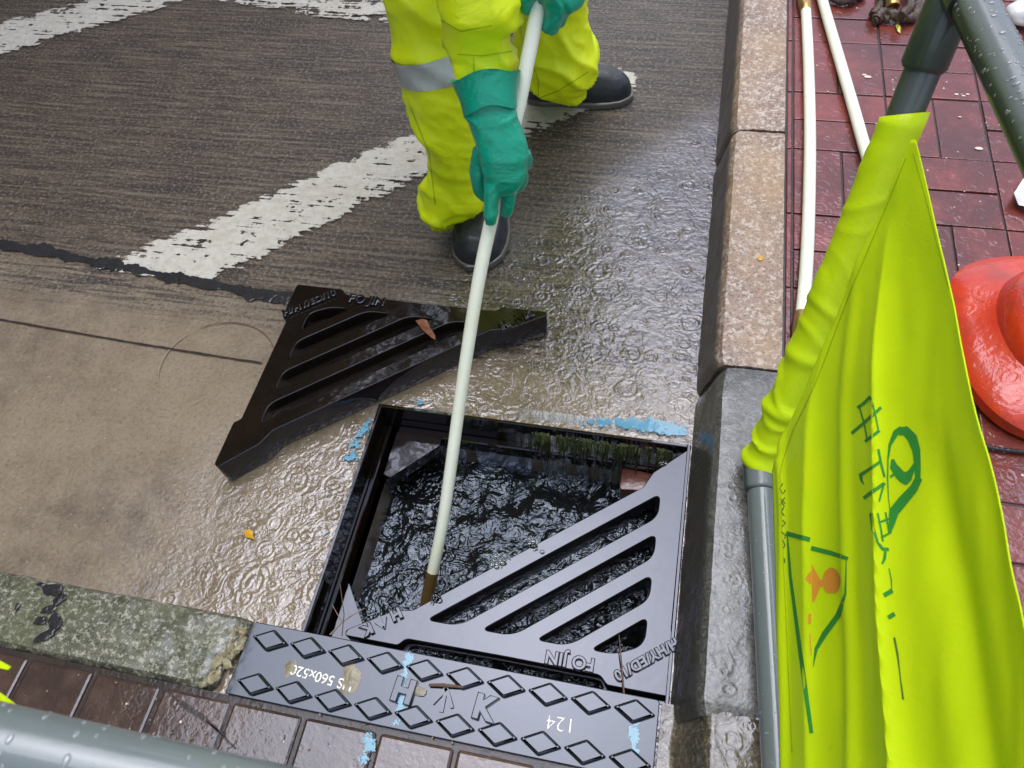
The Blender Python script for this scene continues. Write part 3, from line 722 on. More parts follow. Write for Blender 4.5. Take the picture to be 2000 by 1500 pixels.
# ------------------------------------------------------------------ gully grates
def grate(M4, label, writing_flip, mat):
    o = empty('gully_grate', label, 'drain grate', 'triangular drain grates')
    U, V = .543, .441
    def hyp(f, u=None, v=None): return (u, V * (f - u / U)) if u is not None else (U * (f - v / V), v)
    fo = 1.0; fi = .955
    L = [(0, 0), (.105, 0), (.118, .013), (.27, .014), (.44, .013), (.452, 0), (.545, 0), (.546, .010),
         hyp(fo, v=.055), hyp(fi, v=.062), hyp(fi, u=.085), hyp(fo, u=.070), (.012, .441), (.0, .440), (.0, .348), (.012, .338), (.013, .10), (0, .088)]
    rr = [.008, .004, .006, .0, .006, .004, .008, .004, .003, .003, .003, .003, .004, .006, .004, .005, .005, .004]
    outer = fillet([Vector((a, -b)) for a, b in L], rr)
    slots = []
    for f1, f0 in ((.875, .775), (.70, .605), (.53, .435), (.365, .225)):
        u0, v0 = .054, .050
        if f0 > .3: P = [(u0, V * (f0 - u0 / U)), (u0, V * (f1 - u0 / U)), (U * (f1 - v0 / V), v0), (U * (f0 - v0 / V), v0)]
        else: P = [(u0, v0 + .022), (u0, V * (f1 - u0 / U)), (U * (f1 - v0 / V), v0), (u0 + .045, v0)]
        slots.append(fillet([Vector((a, -b)) for a, b in P], [.018, .014, .012, .022] if f0 > .3 else [.02, .012, .012, .03], 7))
    slab('casting', [outer] + slots, -.062, 0, .0016, mat, o, M4)
    rot = 0
    text('raised_letters', 'FO JIN', .028, .0034, mat, o, M4 @ Matrix.Translation((.168, -.026, .001)), .0003)
    text('raised_letters', 'H/HY/ED/10', .0225, .0034, mat, o, M4 @ Matrix.Translation((.052, -.052, .001)) @ Matrix.Rotation(math.radians(38), 4, 'Z') @ Matrix.Translation((-.002, .004, 0)), .0003)
    text('raised_letters', 'H     K', .025, .0034, mat, o, M4 @ Matrix.Translation((.488, -.033, .001)) @ Matrix.Rotation(math.radians(39), 4, 'Z'), .0006)
    arrow(o, M4 @ Matrix.Translation((.489, -.032, 0)) @ Matrix.Rotation(math.radians(39), 4, 'Z'), .62, mat)
    return o
Bc = atz(1318, 1366, 0)
gm_in = Matrix.Translation((Bc.x - .001, Bc.y + .002, -.0005)) @ Matrix.Rotation(math.pi, 4, 'Z')
g1 = grate(gm_in, 'shiny wet triangular iron grate still in place over the right half of the pit', 1, M_iron)
ac = atz(580, 555, .064)
gm_out = Matrix.Translation((ac.x, ac.y, .0645)) @ Matrix.Rotation(math.radians(-.3), 4, 'Z')
g2_ = grate(gm_out, 'dark triangular iron grate lifted out and lying on the road above the pit', 0, M_iron2)
rebase(g1, (Bc.x, Bc.y, -.062)); rebase(g2_, (ac.x, ac.y, .002))
# small patches of froth sitting on both grates
bm = bmesh.new()
for (px, py, z, R_) in ((978, 1098, .0, .016), (1040, 1066, .0, .015), (852, 1172, 0, .009), (1295, 905, 0, .006)):
    q = atz(px, py, z)
    for k in range(16):
        r = rnd.uniform(.0015, .0045); p = (q.x + rnd.gauss(0, R_ * .45), q.y + rnd.gauss(0, R_ * .4), z + .0006)
        s_ = bmesh.ops.create_icosphere(bm, subdivisions=2, radius=r, matrix=Matrix.Translation(p) @ Matrix.Diagonal((1.3, 1.1, .5, 1)))
tag(bmobj('froth', bm, M_bub, smooth=True), 'patches of clear froth clinging to the edge of the grate over the pit', 'froth', kind='stuff')
# leaf on the lifted grate
def leaf(name, pts, z, mat, label, cat, curl=.006, base=None):
    bm = bmesh.new(); P = [atz(px, py, z) for px, py in pts]; c = sum(P, Vector()) / len(P)
    cv = bm.verts.new(c + Vector((0, 0, curl))); vs = [bm.verts.new(p + Vector((0, 0, curl * .5 * rnd.random()))) for p in P]
    for i in range(len(vs)): bm.faces.new((cv, vs[i], vs[(i + 1) % len(vs)]))
    o = bmobj(name, bm, mat); m = o.modifiers.new('s', 'SOLIDIFY'); m.thickness = .0008; m.offset = 1; finish(o)
    return tag(o, label, cat)
leaf('leaf', [(812, 628), (825, 624), (834, 626), (840, 640), (850, 656), (851, 666), (842, 660), (826, 645)], .068, M_leafb, 'dry brown pointed leaf on a bar of the lifted grate', 'leaf')
leaf('leaf', [(476, 1038), (488, 1034), (495, 1040), (494, 1047), (500, 1056), (492, 1052), (481, 1050)], .003, M_leafy, 'small golden yellow leaf floating on the wet road left of the pit', 'leaf', .004)
leaf('leaf', [(1748, 52), (1755, 50), (1759, 55), (1758, 66), (1752, 62)], .122, M_leafg, 'yellow green bud on the red pavers below the rope', 'leaf', .008)
leaf('leaf', [(1478, 504), (1484, 501), (1491, 502), (1489, 509), (1481, 510)], .121, M_leafy, 'tiny tan leaf on the granite kerb', 'leaf', .003)
bm = bmesh.new()
for pts in (((668, 1242), (672, 1200), (664, 1140)), ):
    loft(bm, [atz(px, py, .004 + .02 * i) for i, (px, py) in enumerate(pts)], [.0008] * 3, Vector((0, .3, 1)), 6)
tag(bmobj('twig', bm, M_twig, smooth=True), 'thin dark stalk standing at the left corner of the grate over the pit', 'twig')
bm = bmesh.new(); loft(bm, [atz(1219, 1362, .003), atz(1216, 1320, .01), atz(1209, 1240, .03)], [.0018, .0014, .0008], Vector((0, .3, 1)), 6)
tag(bmobj('twig', bm, M_twig, smooth=True), 'thin dark stalk across the smallest slot of the grate over the pit', 'twig')
bm = bmesh.new(); loft(bm, [atz(645, 1240, .003), atz(668, 1215, .004), atz(690, 1200, .004), atz(712, 1188, .004)], [.0018, .0013, .0012, .0006], Vector((0, 0, 1)), 6); loft(bm, [atz(668, 1215, .004), atz(648, 1180, .004)], [.001, .0005], Vector((0, 0, 1)), 6)
tag(bmobj('twig', bm, M_twig, smooth=True), 'reddish forked twig beside the left corner of the diamond plate', 'twig')
bm = bmesh.new()
for k in range(30):
    px, py = rnd.uniform(1600, 2000), rnd.uniform(30, 450)
    q = atz(px, py, .1205); r = rnd.uniform(.0006, .002); bmesh.ops.create_icosphere(bm, subdivisions=1, radius=r, matrix=Matrix.Translation(q) @ Matrix.Diagonal((1.4, 1, .5, 1)))
for px, py, r in ((1695, 150, .006), (1688, 146, .004), (1868, 184, .0035), (1882, 187, .003), (1890, 184, .003), (1938, 206, .0035), (1912, 290, .006), (1875, 228, .0025)):
    q = atz(px, py, .1205); bmesh.ops.create_icosphere(bm, subdivisions=2, radius=r, matrix=Matrix.Translation(q) @ Matrix.Diagonal((1.4, .8, .3, 1)))
tag(bmobj('grit', bm, M_chip), 'pale grit scattered over the red pavers', 'grit', kind='stuff')

bm = bmesh.new()
for k in range(170):
    if k % 3: px, py, z = rnd.uniform(0, 620), rnd.uniform(560, 1120), .001
    else: px, py, z = rnd.uniform(0, 900), rnd.uniform(1290, 1470), .021
    q = atz(px, py, z); r = rnd.uniform(.0006, .0019); bmesh.ops.create_icosphere(bm, subdivisions=1, radius=r, matrix=Matrix.Translation(q) @ Matrix.Rotation(rnd.random() * 6, 4, 'Z') @ Matrix.Diagonal((1.6, .9, .5, 1)))
tag(bmobj('grit', bm, M_rough), 'dark grit washed over the road and brown pavers', 'grit', kind='stuff')
# ------------------------------------------------------------------ rods on the pavement
def rod_on_pavement(pts, label, fer):
    o = empty('drain_rod', label, 'drain rod', 'white drain rods')
    P = [atz(px, py, .1345) for px, py in pts]; tube('shaft', P, .0125, M_rod, o, 20, 6)
    for (a, b, r) in fer:
        A, B = atz(*a, .1345), atz(*b, .1345); tube('brass_ferrule', [A, A.lerp(B, .05), A.lerp(B, .95), B], [r * .9, r, r, r * .9], M_brass, o, 20)
    return o
r1 = rod_on_pavement([(1574, 20), (1579, 120), (1582, 260), (1580, 400), (1575, 520), (1567, 615)], 'white rod with brass ends lying straight along the kerb', [((1567, 612), (1563, 655), .0145), ((1562, 655), (1560, 672), .009), ((1571, 0), (1574, 22), .0145)])
A = atz(1572, 15, .1345); tube('brass_ferrule', [A + Vector((-.01, .12, 0)), A], .0145, M_brass, r1); rebase(r1, atz(1575, 300, .12))
r2 = rod_on_pavement([(1590, -60), (1606, 0), (1632, 90), (1664, 200), (1700, 325), (1735, 420)], 'white rod lying slantwise on the red pavers and passing behind the yellow banner', [((1735, 420), (1748, 470), .0145)]); rebase(r2, atz(1640, 130, .12))

# ------------------------------------------------------------------ rod in the pit
D0 = (atz(838, 1152, -.13) - CAMP).dot(RM.col[2]); D1 = 1.08
pp = [(838, 1152), (868, 1000), (903, 750), (932, 565), (955, 450), (984, 330), (1013, 205), (1034, 100), (1052, 10), (1062, -45), (1082, -160)]
def rdep(py):
    f = (1152 - py) / (1152 - 10); return 1 / ((1 - f) / D0 + f / D1)
RP = [atd(px, py, rdep(py)) for px, py in pp]
hr = empty('drain_rod', 'long white rod held by the worker and pushed down into the open pit', 'drain rod', 'white drain rods')
tube('shaft', [RP[0].lerp(RP[1], .22)] + RP[1:], .0108, M_rod, hr, 22, 6)
dn = (RP[0] - RP[1]).normalized(); tube('brass_ferrule', [RP[0].lerp(RP[1], .25), RP[0], RP[0] + dn * .05], .0118, M_brass, hr); tube('brass_ferrule', [RP[-1], RP[-1] + (RP[-1] - RP[-2]).normalized() * .05], .0135, M_brass, hr)
rebase(hr, RP[0] + dn * .05)

# ------------------------------------------------------------------ worker
wk = empty('person', 'worker in bright yellow waterproofs and green gloves bending over the pit with a white rod', 'person')
V_ = Vector
def wid(px_l, px_r, py, d): return abs(px_r - px_l) / 2 / 1500 * d
def leg_rows(rows):
    """rows: (x left, x right, y, height) -> points and radii"""
    P, Rr = [], []
    for xl, xr, y_, z in rows:
        c = atz((xl + xr) / 2, y_, z); d = (c - CAMP).dot(RM.col[2]); P.append(c); Rr.append((wid(xl, xr, y_, d), wid(xl, xr, y_, d) * .92))
    return P, Rr
hip1, hip2 = V_((-.60, 1.62, .86)), V_((-.34, 1.74, .88))
bm = bmesh.new()
rows1 = [(838, 955, 432, .07), (822, 952, 405, .09), (822, 950, 375, .13), (842, 952, 335, .19), (834, 950, 290, .25), (808, 945, 235, .32), (793, 940, 180, .38), (776, 930, 110, .44), (756, 915, 40, .50), (738, 905, -30, .555)]
P, Rr = leg_rows(rows1)
P += [P[-1].lerp(hip1, .5), hip1]; Rr += [(.10, .10), (.115, .115)]
loft(bm, P, Rr, None, 28, True, 2.2, 3); leg1P = P
rows2 = [(1022, 1128, 188, .06), (1010, 1152, 160, .09), (1004, 1170, 120, .14), (1008, 1158, 75, .20), (1010, 1150, 20, .27), (1008, 1152, -30, .34), (1000, 1158, -80, .41)]
P2, R2_ = leg_rows(rows2)
P2 += [P2[-1].lerp(hip2, .4) + V_((0.03, -.06, .02)), hip2]; R2_ += [(.10, .10), (.115, .115)]
loft(bm, P2, R2_, None, 28, True, 2.2, 3)
loft(bm, [V_((-.62, 1.66, .88)), V_((-.47, 1.70, .93)), V_((-.32, 1.74, .90))], [.12, .15, .12], V_((0, 0, 1)), 24, True)
tr = blobs('trousers', bm, M_hv, .007, wk, 4)
def folds(p, n_):
    a = nz((p.x * 1.0 + p.z * .8, p.y * 1.0, p.z * 1.0), 8.5, 1); r1_ = (1 - abs(a) * 2.2)
    b = nz((p.x * 2 + p.z * 1.5, p.y, p.z * 1.8), 13, 5); r2_ = (1 - abs(b) * 2.2)
    return .014 * max(r1_, 0) ** 2 - .006 + .0035 * max(0, r2_) ** 2 + .0006 * nz(p, 50)
displace(tr, folds)
# torso, hood and sleeves as one jacket
SH_L, SH_R = V_((-.20, 1.30, 1.10)), V_((-.60, 1.30, 1.08))
jb = bmesh.new()
loft(jb, [V_((-.47, 1.76, .90)), V_((-.46, 1.62, 1.00)), V_((-.43, 1.45, 1.10)), V_((-.40, 1.30, 1.16)), V_((-.39, 1.22, 1.18))], [(.17, .13), (.185, .14), (.20, .14), (.205, .12), (.10, .09)], V_((0, 0, 1)), 28, True, 2.4, 3)
# near sleeve (down to the glove on the rod)
def srow(rows):
    P, Rr = [], []
    for xl, xr, y_, d in rows: P.append(atd((xl + xr) / 2, y_, d)); Rr.append((wid(xl, xr, y_, d), wid(xl, xr, y_, d) * .85))
    return P, Rr
Pa, Ra = srow([(893, 1003, 158, 1.155), (889, 1006, 130, 1.14), (890, 1001, 104, 1.13), (880, 998, 84, 1.12), (862, 1002, 60, 1.11), (852, 1012, 20, 1.09), (846, 1016, -30, 1.07), (835, 1015, -90, 1.05)])
elb = atd(915, -230, 1.02)
loft(jb, Pa + [elb, elb.lerp(SH_R, .55), SH_R], Ra + [(.066, .066), (.075, .075), (.085, .085)], None, 26, True, 2.1, 3)
# far sleeve (to the upper glove)
W2 = atd(1090, -95, 1.10); elb2 = V_((-.02, 1.26, .90))
loft(jb, [W2, W2.lerp(elb2, .5), elb2, elb2.lerp(SH_L, .5), SH_L], [.052, .058, .066, .075, .085], V_((0, 0, 1)), 24, True, 2, 3)
jk = blobs('jacket', jb, M_hv, .006, wk, 4)
def jf(p, n_):
    a = nz((p.x * 1.2 + p.y * .5, p.y * 1.0, p.z * 1.6), 9, 3); b = nz((p.x, p.y * 2, p.z), 16, 8)
    return .013 * max(1 - abs(a) * 2.4, 0) ** 2 - .005 + .005 * max(0, 1 - abs(b) * 2.5) ** 2
displace(jk, jf)
# body: head and neck, one surface, face turned down to the pit
hb = bmesh.new(); HC = V_((-.37, 1.10, 1.17)); fd = V_((.05, -.62, -.78)).normalized(); upv = V_((0, -.78, .62)).normalized(); sdv = fd.cross(upv).normalized()
def HL(a, b, c): return HC + sdv * a + upv * b + fd * c
loft(hb, [HL(0, -.13, -.02), HL(0, -.10, .03), HL(0, -.06, .035), HL(0, 0, .02), HL(0, .05, .01), HL(0, .10, -.005), HL(0, .125, -.01)], [(.02, .03), (.045, .055), (.062, .08), (.072, .095), (.075, .098), (.055, .07), (.02, .025)], fd, 24, True, 2, 3)
loft(hb, [HL(0, -.22, -.10), HL(0, -.13, -.05), HL(0, -.05, -.02)], [.07, .06, .055], fd, 20)
loft(hb, [HL(0, .02, .10), HL(0, -.01, .125), HL(0, -.025, .12), HL(0, -.03, .10)], [(.008, .008), (.012, .012), (.015, .012), (.01, .008)], upv, 12)
for s_ in (-1, 1): loft(hb, [HL(s_ * .07, -.03, 0), HL(s_ * .083, 0, -.005), HL(s_ * .075, .03, 0)], [(.006, .012), (.009, .018), (.006, .012)], sdv, 12)
loft(hb, [HL(-.025, -.062, .112), HL(0, -.060, .118), HL(.025, -.062, .112)], [.004, .007, .004], upv, 10)
body = blobs('body', hb, M_skin, .005, wk, 3)
M_eye = simple('eye_white', (.7, .7, .68), .2).m
for s_ in (-1, 1):
    bm = bmesh.new(); bmesh.ops.create_uvsphere(bm, u_segments=12, v_segments=8, radius=.012, matrix=Matrix.Translation(HL(s_ * .03, .015, .098))); bmobj('eye', bm, M_eye, wk, True)

bm = bmesh.new(); loft(bm, [HL(0, -.08, -.075), HL(0, -.02, -.04), HL(0, .05, -.03), HL(0, .10, -.02), HL(0, .138, -.015)], [(.06, .04), (.082, .075), (.083, .09), (.062, .075), (.02, .03)], fd, 24, True, 2, 3)
blobs('hood', bm, M_hv, .007, wk, 3)
def castline(name, target, lines, wpx, mat, parent):
    bv = BVHTree.FromPolygons([v.co.copy() for v in target.data.vertices], [tuple(p.vertices) for p in target.data.polygons])
    for pts in lines:
        bm = bmesh.new(); D = []; prev = None
        for a, b in zip(pts, pts[1:]):
            a, b = V_(a), V_(b); k = max(1, int((b - a).length / 4)); D += [a.lerp(b, q / k) for q in range(k)]
        D.append(V_(pts[-1]))
        for i, p in enumerate(D):
            t = (D[min(i + 1, len(D) - 1)] - D[max(i - 1, 0)]).normalized(); s = V_((-t.y, t.x)) * wpx / 2; row = []
            for q in (p + s, p - s):
                r = ray(*q).normalized(); h = bv.ray_cast(CAMP, r, 5); row.append(h[0] - r * .0012 if h[0] is not None else None)
            if None in row: prev = None; continue
            row = [bm.verts.new(q) for q in row]
            if prev: bm.faces.new((prev[0], prev[1], row[1], row[0]))
            prev = row
        if bm.faces: bmobj(name, bm, mat, parent)
        else: bm.free()
M_seam = simple('seam_thread', (.46, .56, .0), .7).m
castline('seam', tr, [[(1040, 125), (1051, 155), (1052, 205)], [(838, 452), (880, 440), (938, 420)], [(1040, 196), (1090, 178), (1150, 140)], [(800, 205), (838, 300), (850, 400)]], 2.2, M_seam, tr)
castline('seam', jk, [[(893, 106), (940, 109), (1000, 100)], [(925, 112), (926, 148)], [(862, 40), (900, 62), (960, 50)]], 2.2, M_seam, jk)
# reflective tape round the near leg
def wrap(name, P, R_, t0, t1, off, mat, parent, n_=40, waver=.004):
    """band that follows the cloth: rays inward to the trouser surface"""
    bvh = BVHTree.FromPolygons([v.co for v in tr.data.vertices], [tuple(p.vertices) for p in tr.data.polygons])
    bm = bmesh.new(); rows = []
    for i in range(9):
        f = t0 + (t1 - t0) * i / 8; k = min(int(f), len(P) - 2); c = P[k].lerp(P[k + 1], f - k); t = (P[k + 1] - P[k]).normalized(); row = []
        s = t.cross((c - CAMP).normalized()).normalized(); u_ = s.cross(t).normalized()
        for q in range(n_):
            th = 2 * math.pi * q / n_; d = (s * math.cos(th) + u_ * math.sin(th)); src = c + d * .25 
            h = bvh.ray_cast(src, -d, .25); p = h[0] if h[0] is not None else c + d * .09
            row.append(bm.verts.new(p + d * off))
        rows.append(row)
    for a, b in zip(rows, rows[1:]):
        for q in range(n_): bm.faces.new((a[q], a[(q + 1) % n_], b[(q + 1) % n_], b[q]))
    return bmobj(name, bm, mat, parent, True)
wrap('reflective_band', leg1P, None, 6.35, 7.2, .003, M_tape, wk)
# hems and cuffs
bm = bmesh.new(); q = leg1P[0]
# boots
def boot(toe, heel, width, ankle, label=None):
    toe, heel = V_((*toe, 0)), V_((*heel, 0)); ax = (heel - toe); L = ax.length; ax.normalize(); sd_ = V_((-ax.y, ax.x, 0))
    bm = bmesh.new(); secs = [(.0, .25, .030), (.03, .55, .052), (.10, .82, .070), (.22, .97, .082), (.36, 1.0, .090), (.52, .90, .105), (.68, .80, .13), (.85, .80, .14), (.97, .62, .12), (1, .35, .08)]
    rows = []
    for s_, wf, h in secs:
        c = toe + ax * (s_ * L); hw = width / 2 * wf; row = []
        for k in range(18):
            th = math.pi * 2 * k / 18; x_ = hw * math.copysign(abs(math.cos(th)) ** .8, math.cos(th)); z_ = math.sin(th)
            z_ = .012 + (h - .012) * z_ ** .9 if z_ > 0 else .012 + z_ * .008
            row.append(bm.verts.new(c + sd_ * x_ + V_((0, 0, z_))))
        rows.append(row)
    for a, b in zip(rows, rows[1:]):
        for k in range(18): bm.faces.new((a[k], a[(k + 1) % 18], b[(k + 1) % 18], b[k]))
    bm.faces.new(rows[0][::-1]); bm.faces.new(rows[-1])
    c = toe + ax * (.76 * L); loft(bm, [c + V_((0, 0, .05)), c + V_((0, 0, .12)), ankle], [(.05, .055), (.045, .05), (.045, .045)], ax, 18)
    o = blobs('boot', bm, M_boot, .0045, wk, 5)
    bm = bmesh.new(); P = []
    for s_, wf, h in secs[:]: P.append(toe + ax * (s_ * L) + sd_ * (width / 2 * wf + .005))
    for s_, wf, h in secs[::-1]: P.append(toe + ax * (s_ * L) - sd_ * (width / 2 * wf + .005))
    P[0] = P[0] - ax * .006; P[-1] = P[-1] - ax * .006
    tri(bm, [(p.x, p.y) for p in P], .001, .019)
    s = bmobj('sole', bm, M_sole, o); m = s.modifiers.new('b', 'BEVEL'); m.width = .004; m.segments = 2; finish(s)
    return o
boot((-.405, 1.098), (-.435, 1.385), .125, V_((-.45, 1.37, .22)))
boot((-.135, 1.738), (-.405, 1.710), .100, V_((-.37, 1.73, .22)))
# gloves
def finger(bm, pts, rad): loft(bm, pts, rad, None, 12, True, 2, 4)
gb = bmesh.new()
def gl(px, py, off): return atd(px, py, rdep(py) - off)
rowsg = [(906, 996, 172, .020), (903, 1001, 200, .022), (912, 1006, 228, .024), (922, 1018, 255, .026), (930, 1028, 282, .028), (937, 1031, 310, .030), (941, 1027, 338, .030), (945, 1014, 362, .026), (952, 1004, 376, .020)]
P, Rr = [], []
th_ = [.028, .029, .028, .024, .022, .021, .019, .015, .010]
for (xl, xr, y_, off), t_ in zip(rowsg, th_): 
    d = rdep(y_) - off; P.append(atd((xl + xr) / 2, y_, d)); Rr.append((wid(xl, xr, y_, d), t_))
loft(gb, P, Rr, None, 28, True, 2.2, 3)
finger(gb, [gl(966, 340, .028), gl(961, 375, .029), gl(959, 410, .024), gl(958, 438, .018)], [.0125, .0115, .0110, .0085])      # index along the rod
finger(gb, [gl(992, 338, .022), gl(994, 372, .018), gl(992, 402, .008), gl(987, 418, -.004)], [.0125, .0115, .0105, .008])      # middle
finger(gb, [gl(1012, 322, .012), gl(1018, 348, .0), gl(1008, 366, -.014), gl(985, 368, -.022)], [.012, .0115, .0105, .008])    # ring curls behind
finger(gb, [gl(1022, 298, .008), gl(1026, 318, -.008), gl(1012, 334, -.020), gl(990, 334, -.024)], [.011, .0105, .0095, .0075]) # little
finger(gb, [gl(942, 290, .016), gl(934, 335, .004), gl(938, 368, -.006), gl(950, 386, -.016)], [.014, .0125, .0115, .009])       # thumb
g_1 = blobs('glove', gb, M_glove, .0028, wk, 3)
def gf(p, n_):
    a = nz((p.x, p.y, p.z), 22, 2); b = nz(p, 45, 7); up_ = max(0, min(1, (p.z - P[4].z) / .06))
    return (.0045 * max(0, 1 - abs(a) * 2.6) ** 2) * (.35 + .8 * up_) + .0008 * b
displace(g_1, gf)
bm = bmesh.new(); Pc = atd(948, 162, 1.158); ax_ = (P[0] - P[2]).normalized()
# flared cuff: open wall with a rolled rim
rows = []
for k, (dz, rr, t_) in enumerate(((-.03, .0395, .037), (-.012, .0415, .039), (.006, .047, .043), (.014, .0495, .0455), (.0165, .0515, .047), (.014, .0500, .0455), (.006, .0455, .0415), (-.012, .038, .036))):
    rows.append([bm.verts.new(v + ax_ * (.004 * math.sin(q * 2 * math.pi / 40 * 3))) for q, v in enumerate(ringpts(P[0] + ax_ * dz, ax_, rr, t_, (P[0] - CAMP).normalized(), 40))])
for a, b in zip(rows, rows[1:]):
    for k in range(40): bm.faces.new((a[k], a[(k + 1) % 40], b[(k + 1) % 40], b[k]))
cf = bmobj('cuff', bm, M_glove, g_1, True)
# upper glove
gb = bmesh.new()
def g3(px, py, off): return atd(px, py, 1.08 + (10 - py) * -.0004 - off)
loft(gb, [W2, atd(1088, -60, 1.075), atd(1082, -28, 1.065), atd(1070, -2, 1.06)], [(.05, .042), (.046, .036), (.046, .026), (.036, .02)], None, 24, True, 2.2, 4)
finger(gb, [g3(1078, -22, .016), g3(1084, 14, .012), g3(1081, 40, .006), g3(1073, 60, .0)], [.017, .0150, .0125, .0085])
finger(gb, [g3(1096, -25, .010), g3(1103, 5, .0), g3(1093, 30, -.014), g3(1078, 38, -.02)], [.014, .013, .0115, .009])
finger(gb, [g3(1108, -30, .004), g3(1112, -8, -.012), g3(1096, 8, -.026), g3(1074, 12, -.03)], [.013, .012, .011, .009])
finger(gb, [g3(1116, -48, .0), g3(1114, -30, -.018), g3(1096, -18, -.03), g3(1076, -14, -.032)], [.012, .011, .010, .008])
finger(gb, [g3(1050, -40, .012), g3(1032, -22, .006), g3(1025, -2, .0), g3(1032, 12, -.010)], [.017, .016, .0135, .010])
g_2 = blobs('glove', gb, M_glove, .0028, wk, 3); displace(g_2, gf)
rebase(wk, (-.40, 1.45, 0))

# ------------------------------------------------------------------ barrier beside the kerb
BJ = atz(1484, 905, .155); TJ = atd(1876, -45, .875)
r0 = atz(1521, 1500, .155); RD = (r0 - BJ).normalized()
TR1 = atd(2004, 222, .765); RDT = (TR1 - TJ).normalized()
bar = empty('barrier', 'grey plastic pipe barrier with a large yellow green banner standing on the kerb at right', 'barrier', 'pipe barriers')
PRd = .0215
tube('bottom_rail', [BJ + RD * .045, BJ + RD * 1.15], PRd, M_pvc, bar)
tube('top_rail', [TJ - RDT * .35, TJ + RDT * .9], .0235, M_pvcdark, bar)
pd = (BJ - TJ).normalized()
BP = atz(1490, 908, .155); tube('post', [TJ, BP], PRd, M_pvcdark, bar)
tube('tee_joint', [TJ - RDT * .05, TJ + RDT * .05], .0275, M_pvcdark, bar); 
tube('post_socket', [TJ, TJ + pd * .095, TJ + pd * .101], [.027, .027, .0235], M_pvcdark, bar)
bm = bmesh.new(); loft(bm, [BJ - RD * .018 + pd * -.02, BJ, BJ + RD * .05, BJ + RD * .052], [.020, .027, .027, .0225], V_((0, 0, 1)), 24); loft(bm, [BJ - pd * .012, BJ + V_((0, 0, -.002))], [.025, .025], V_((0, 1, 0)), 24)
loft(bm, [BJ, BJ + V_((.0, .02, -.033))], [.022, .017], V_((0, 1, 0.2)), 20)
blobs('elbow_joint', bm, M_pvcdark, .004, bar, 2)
# far end post so that the frame stands
E1 = BJ + RD * 1.15; E2 = TJ + RDT * .9
tube('post', [E2, E1], PRd, M_pvc, bar)
# banner
pn = (atz(1540, 1500, .155) - BJ).normalized().cross((TJ - BJ).normalized()).normalized()
if pn.dot(CAMP - BJ) < 0: pn = -pn
Lx = [(272, 1774), (400, 1722), (500, 1680), (560, 1654), (653, 1619), (680, 1609), (747, 1583), (803, 1557), (840, 1538), (920, 1512), (1000, 1515), (1200, 1524), (1400, 1533), (1500, 1538), (1700, 1549)]
Rx = [(272, 1782), (300, 1794), (400, 1822), (480, 1842), (600, 1874), (700, 1898), (780, 1917), (900, 1946), (1000, 1968), (1140, 1999), (1300, 2040), (1700, 2140)]
F1 = [(600, 1628), (700, 1608), (800, 1594), (1000, 1587), (1200, 1588), (1500, 1592), (1700, 1596)]
F2 = [(350, 1740), (500, 1736), (650, 1731), (800, 1732), (1000, 1739), (1200, 1751), (1500, 1775), (1700, 1792)]
F3 = [(600, 1672), (800, 1656), (1100, 1661), (1500, 1670), (1700, 1676)]
F4 = [(800, 1810), (1000, 1845), (1250, 1885), (1500, 1915), (1700, 1930)]
F0 = [(900, 1530), (1000, 1538), (1500, 1541), (1700, 1545)]
def fh(px, py):
    fade = max(0, min(1, (py - 330) / 400)); h = 0
    d = px - lerp(F1, py); h += (.012 * math.exp(-max(d, 0) / 16) if d > 0 else .012 * math.exp(d / 45)) * max(0, min(1, (py - 640) / 200))
    d = px - lerp(F2, py); h += (.020 * math.exp(-max(d, 0) / 22) if d > 0 else .020 * math.exp(d / 55)) * max(0, min(1, (py - 420) / 300))
    d = px - lerp(F3, py); h += .006 * math.exp(-(d / 14) ** 2) * fade
    d = px - lerp(F4, py); h -= .014 * math.exp(-(d / 34) ** 2) * max(0, min(1, (py - 800) / 300))
    d = px - lerp(F0, py); h += .006 * math.exp(-(d / 8) ** 2) * fade
    h += .006 * nz((px * .012, py * .002, 4), 1) * fade + .0015 * nz((px * .03, py * .006, 1), 1)
    Rr_ = lerp(Rx, py); h += .008 * math.exp(-((Rr_ - px) / 30)) * fade
    return h
bm = bmesh.new(); G = []; NU, NV = 150, 170
for j in range(NV + 1):
    py = 272 + (1700 - 272) * j / NV; xl, xr = lerp(Lx, py), lerp(Rx, py); row = []
    for i in range(NU + 1):
        px = xl + (xr - xl) * i / NU; p = onplane(px, py, BJ + pn * .014, pn)
        e = -.3 * math.exp(-((px - xl) / 26.0) ** 2) if py < 900 else 0
        row.append(bm.verts.new(p + pn * (fh(px, py) + .010 * e)))
    G.append(row)
for j in range(NV):
    for i in range(NU): bm.faces.new((G[j][i], G[j][i + 1], G[j + 1][i + 1], G[j + 1][i]))
ban = bmobj('banner', bm, M_fab, bar, True)
BV = BVHTree.FromPolygons([v.co.copy() for v in ban.data.vertices], [tuple(p.vertices) for p in ban.data.polygons])
m = ban.modifiers.new('s', 'SOLIDIFY'); m.thickness = .0012; m.offset = 0; finish(ban)
def cast(px, py, off=.0011):
    r = ray(px, py).normalized(); h = BV.ray_cast(CAMP, r, 5)
    if h[0] is None: return None
    nn = h[1] if h[1].dot(r) < 0 else -h[1]
    return h[0] + nn * off
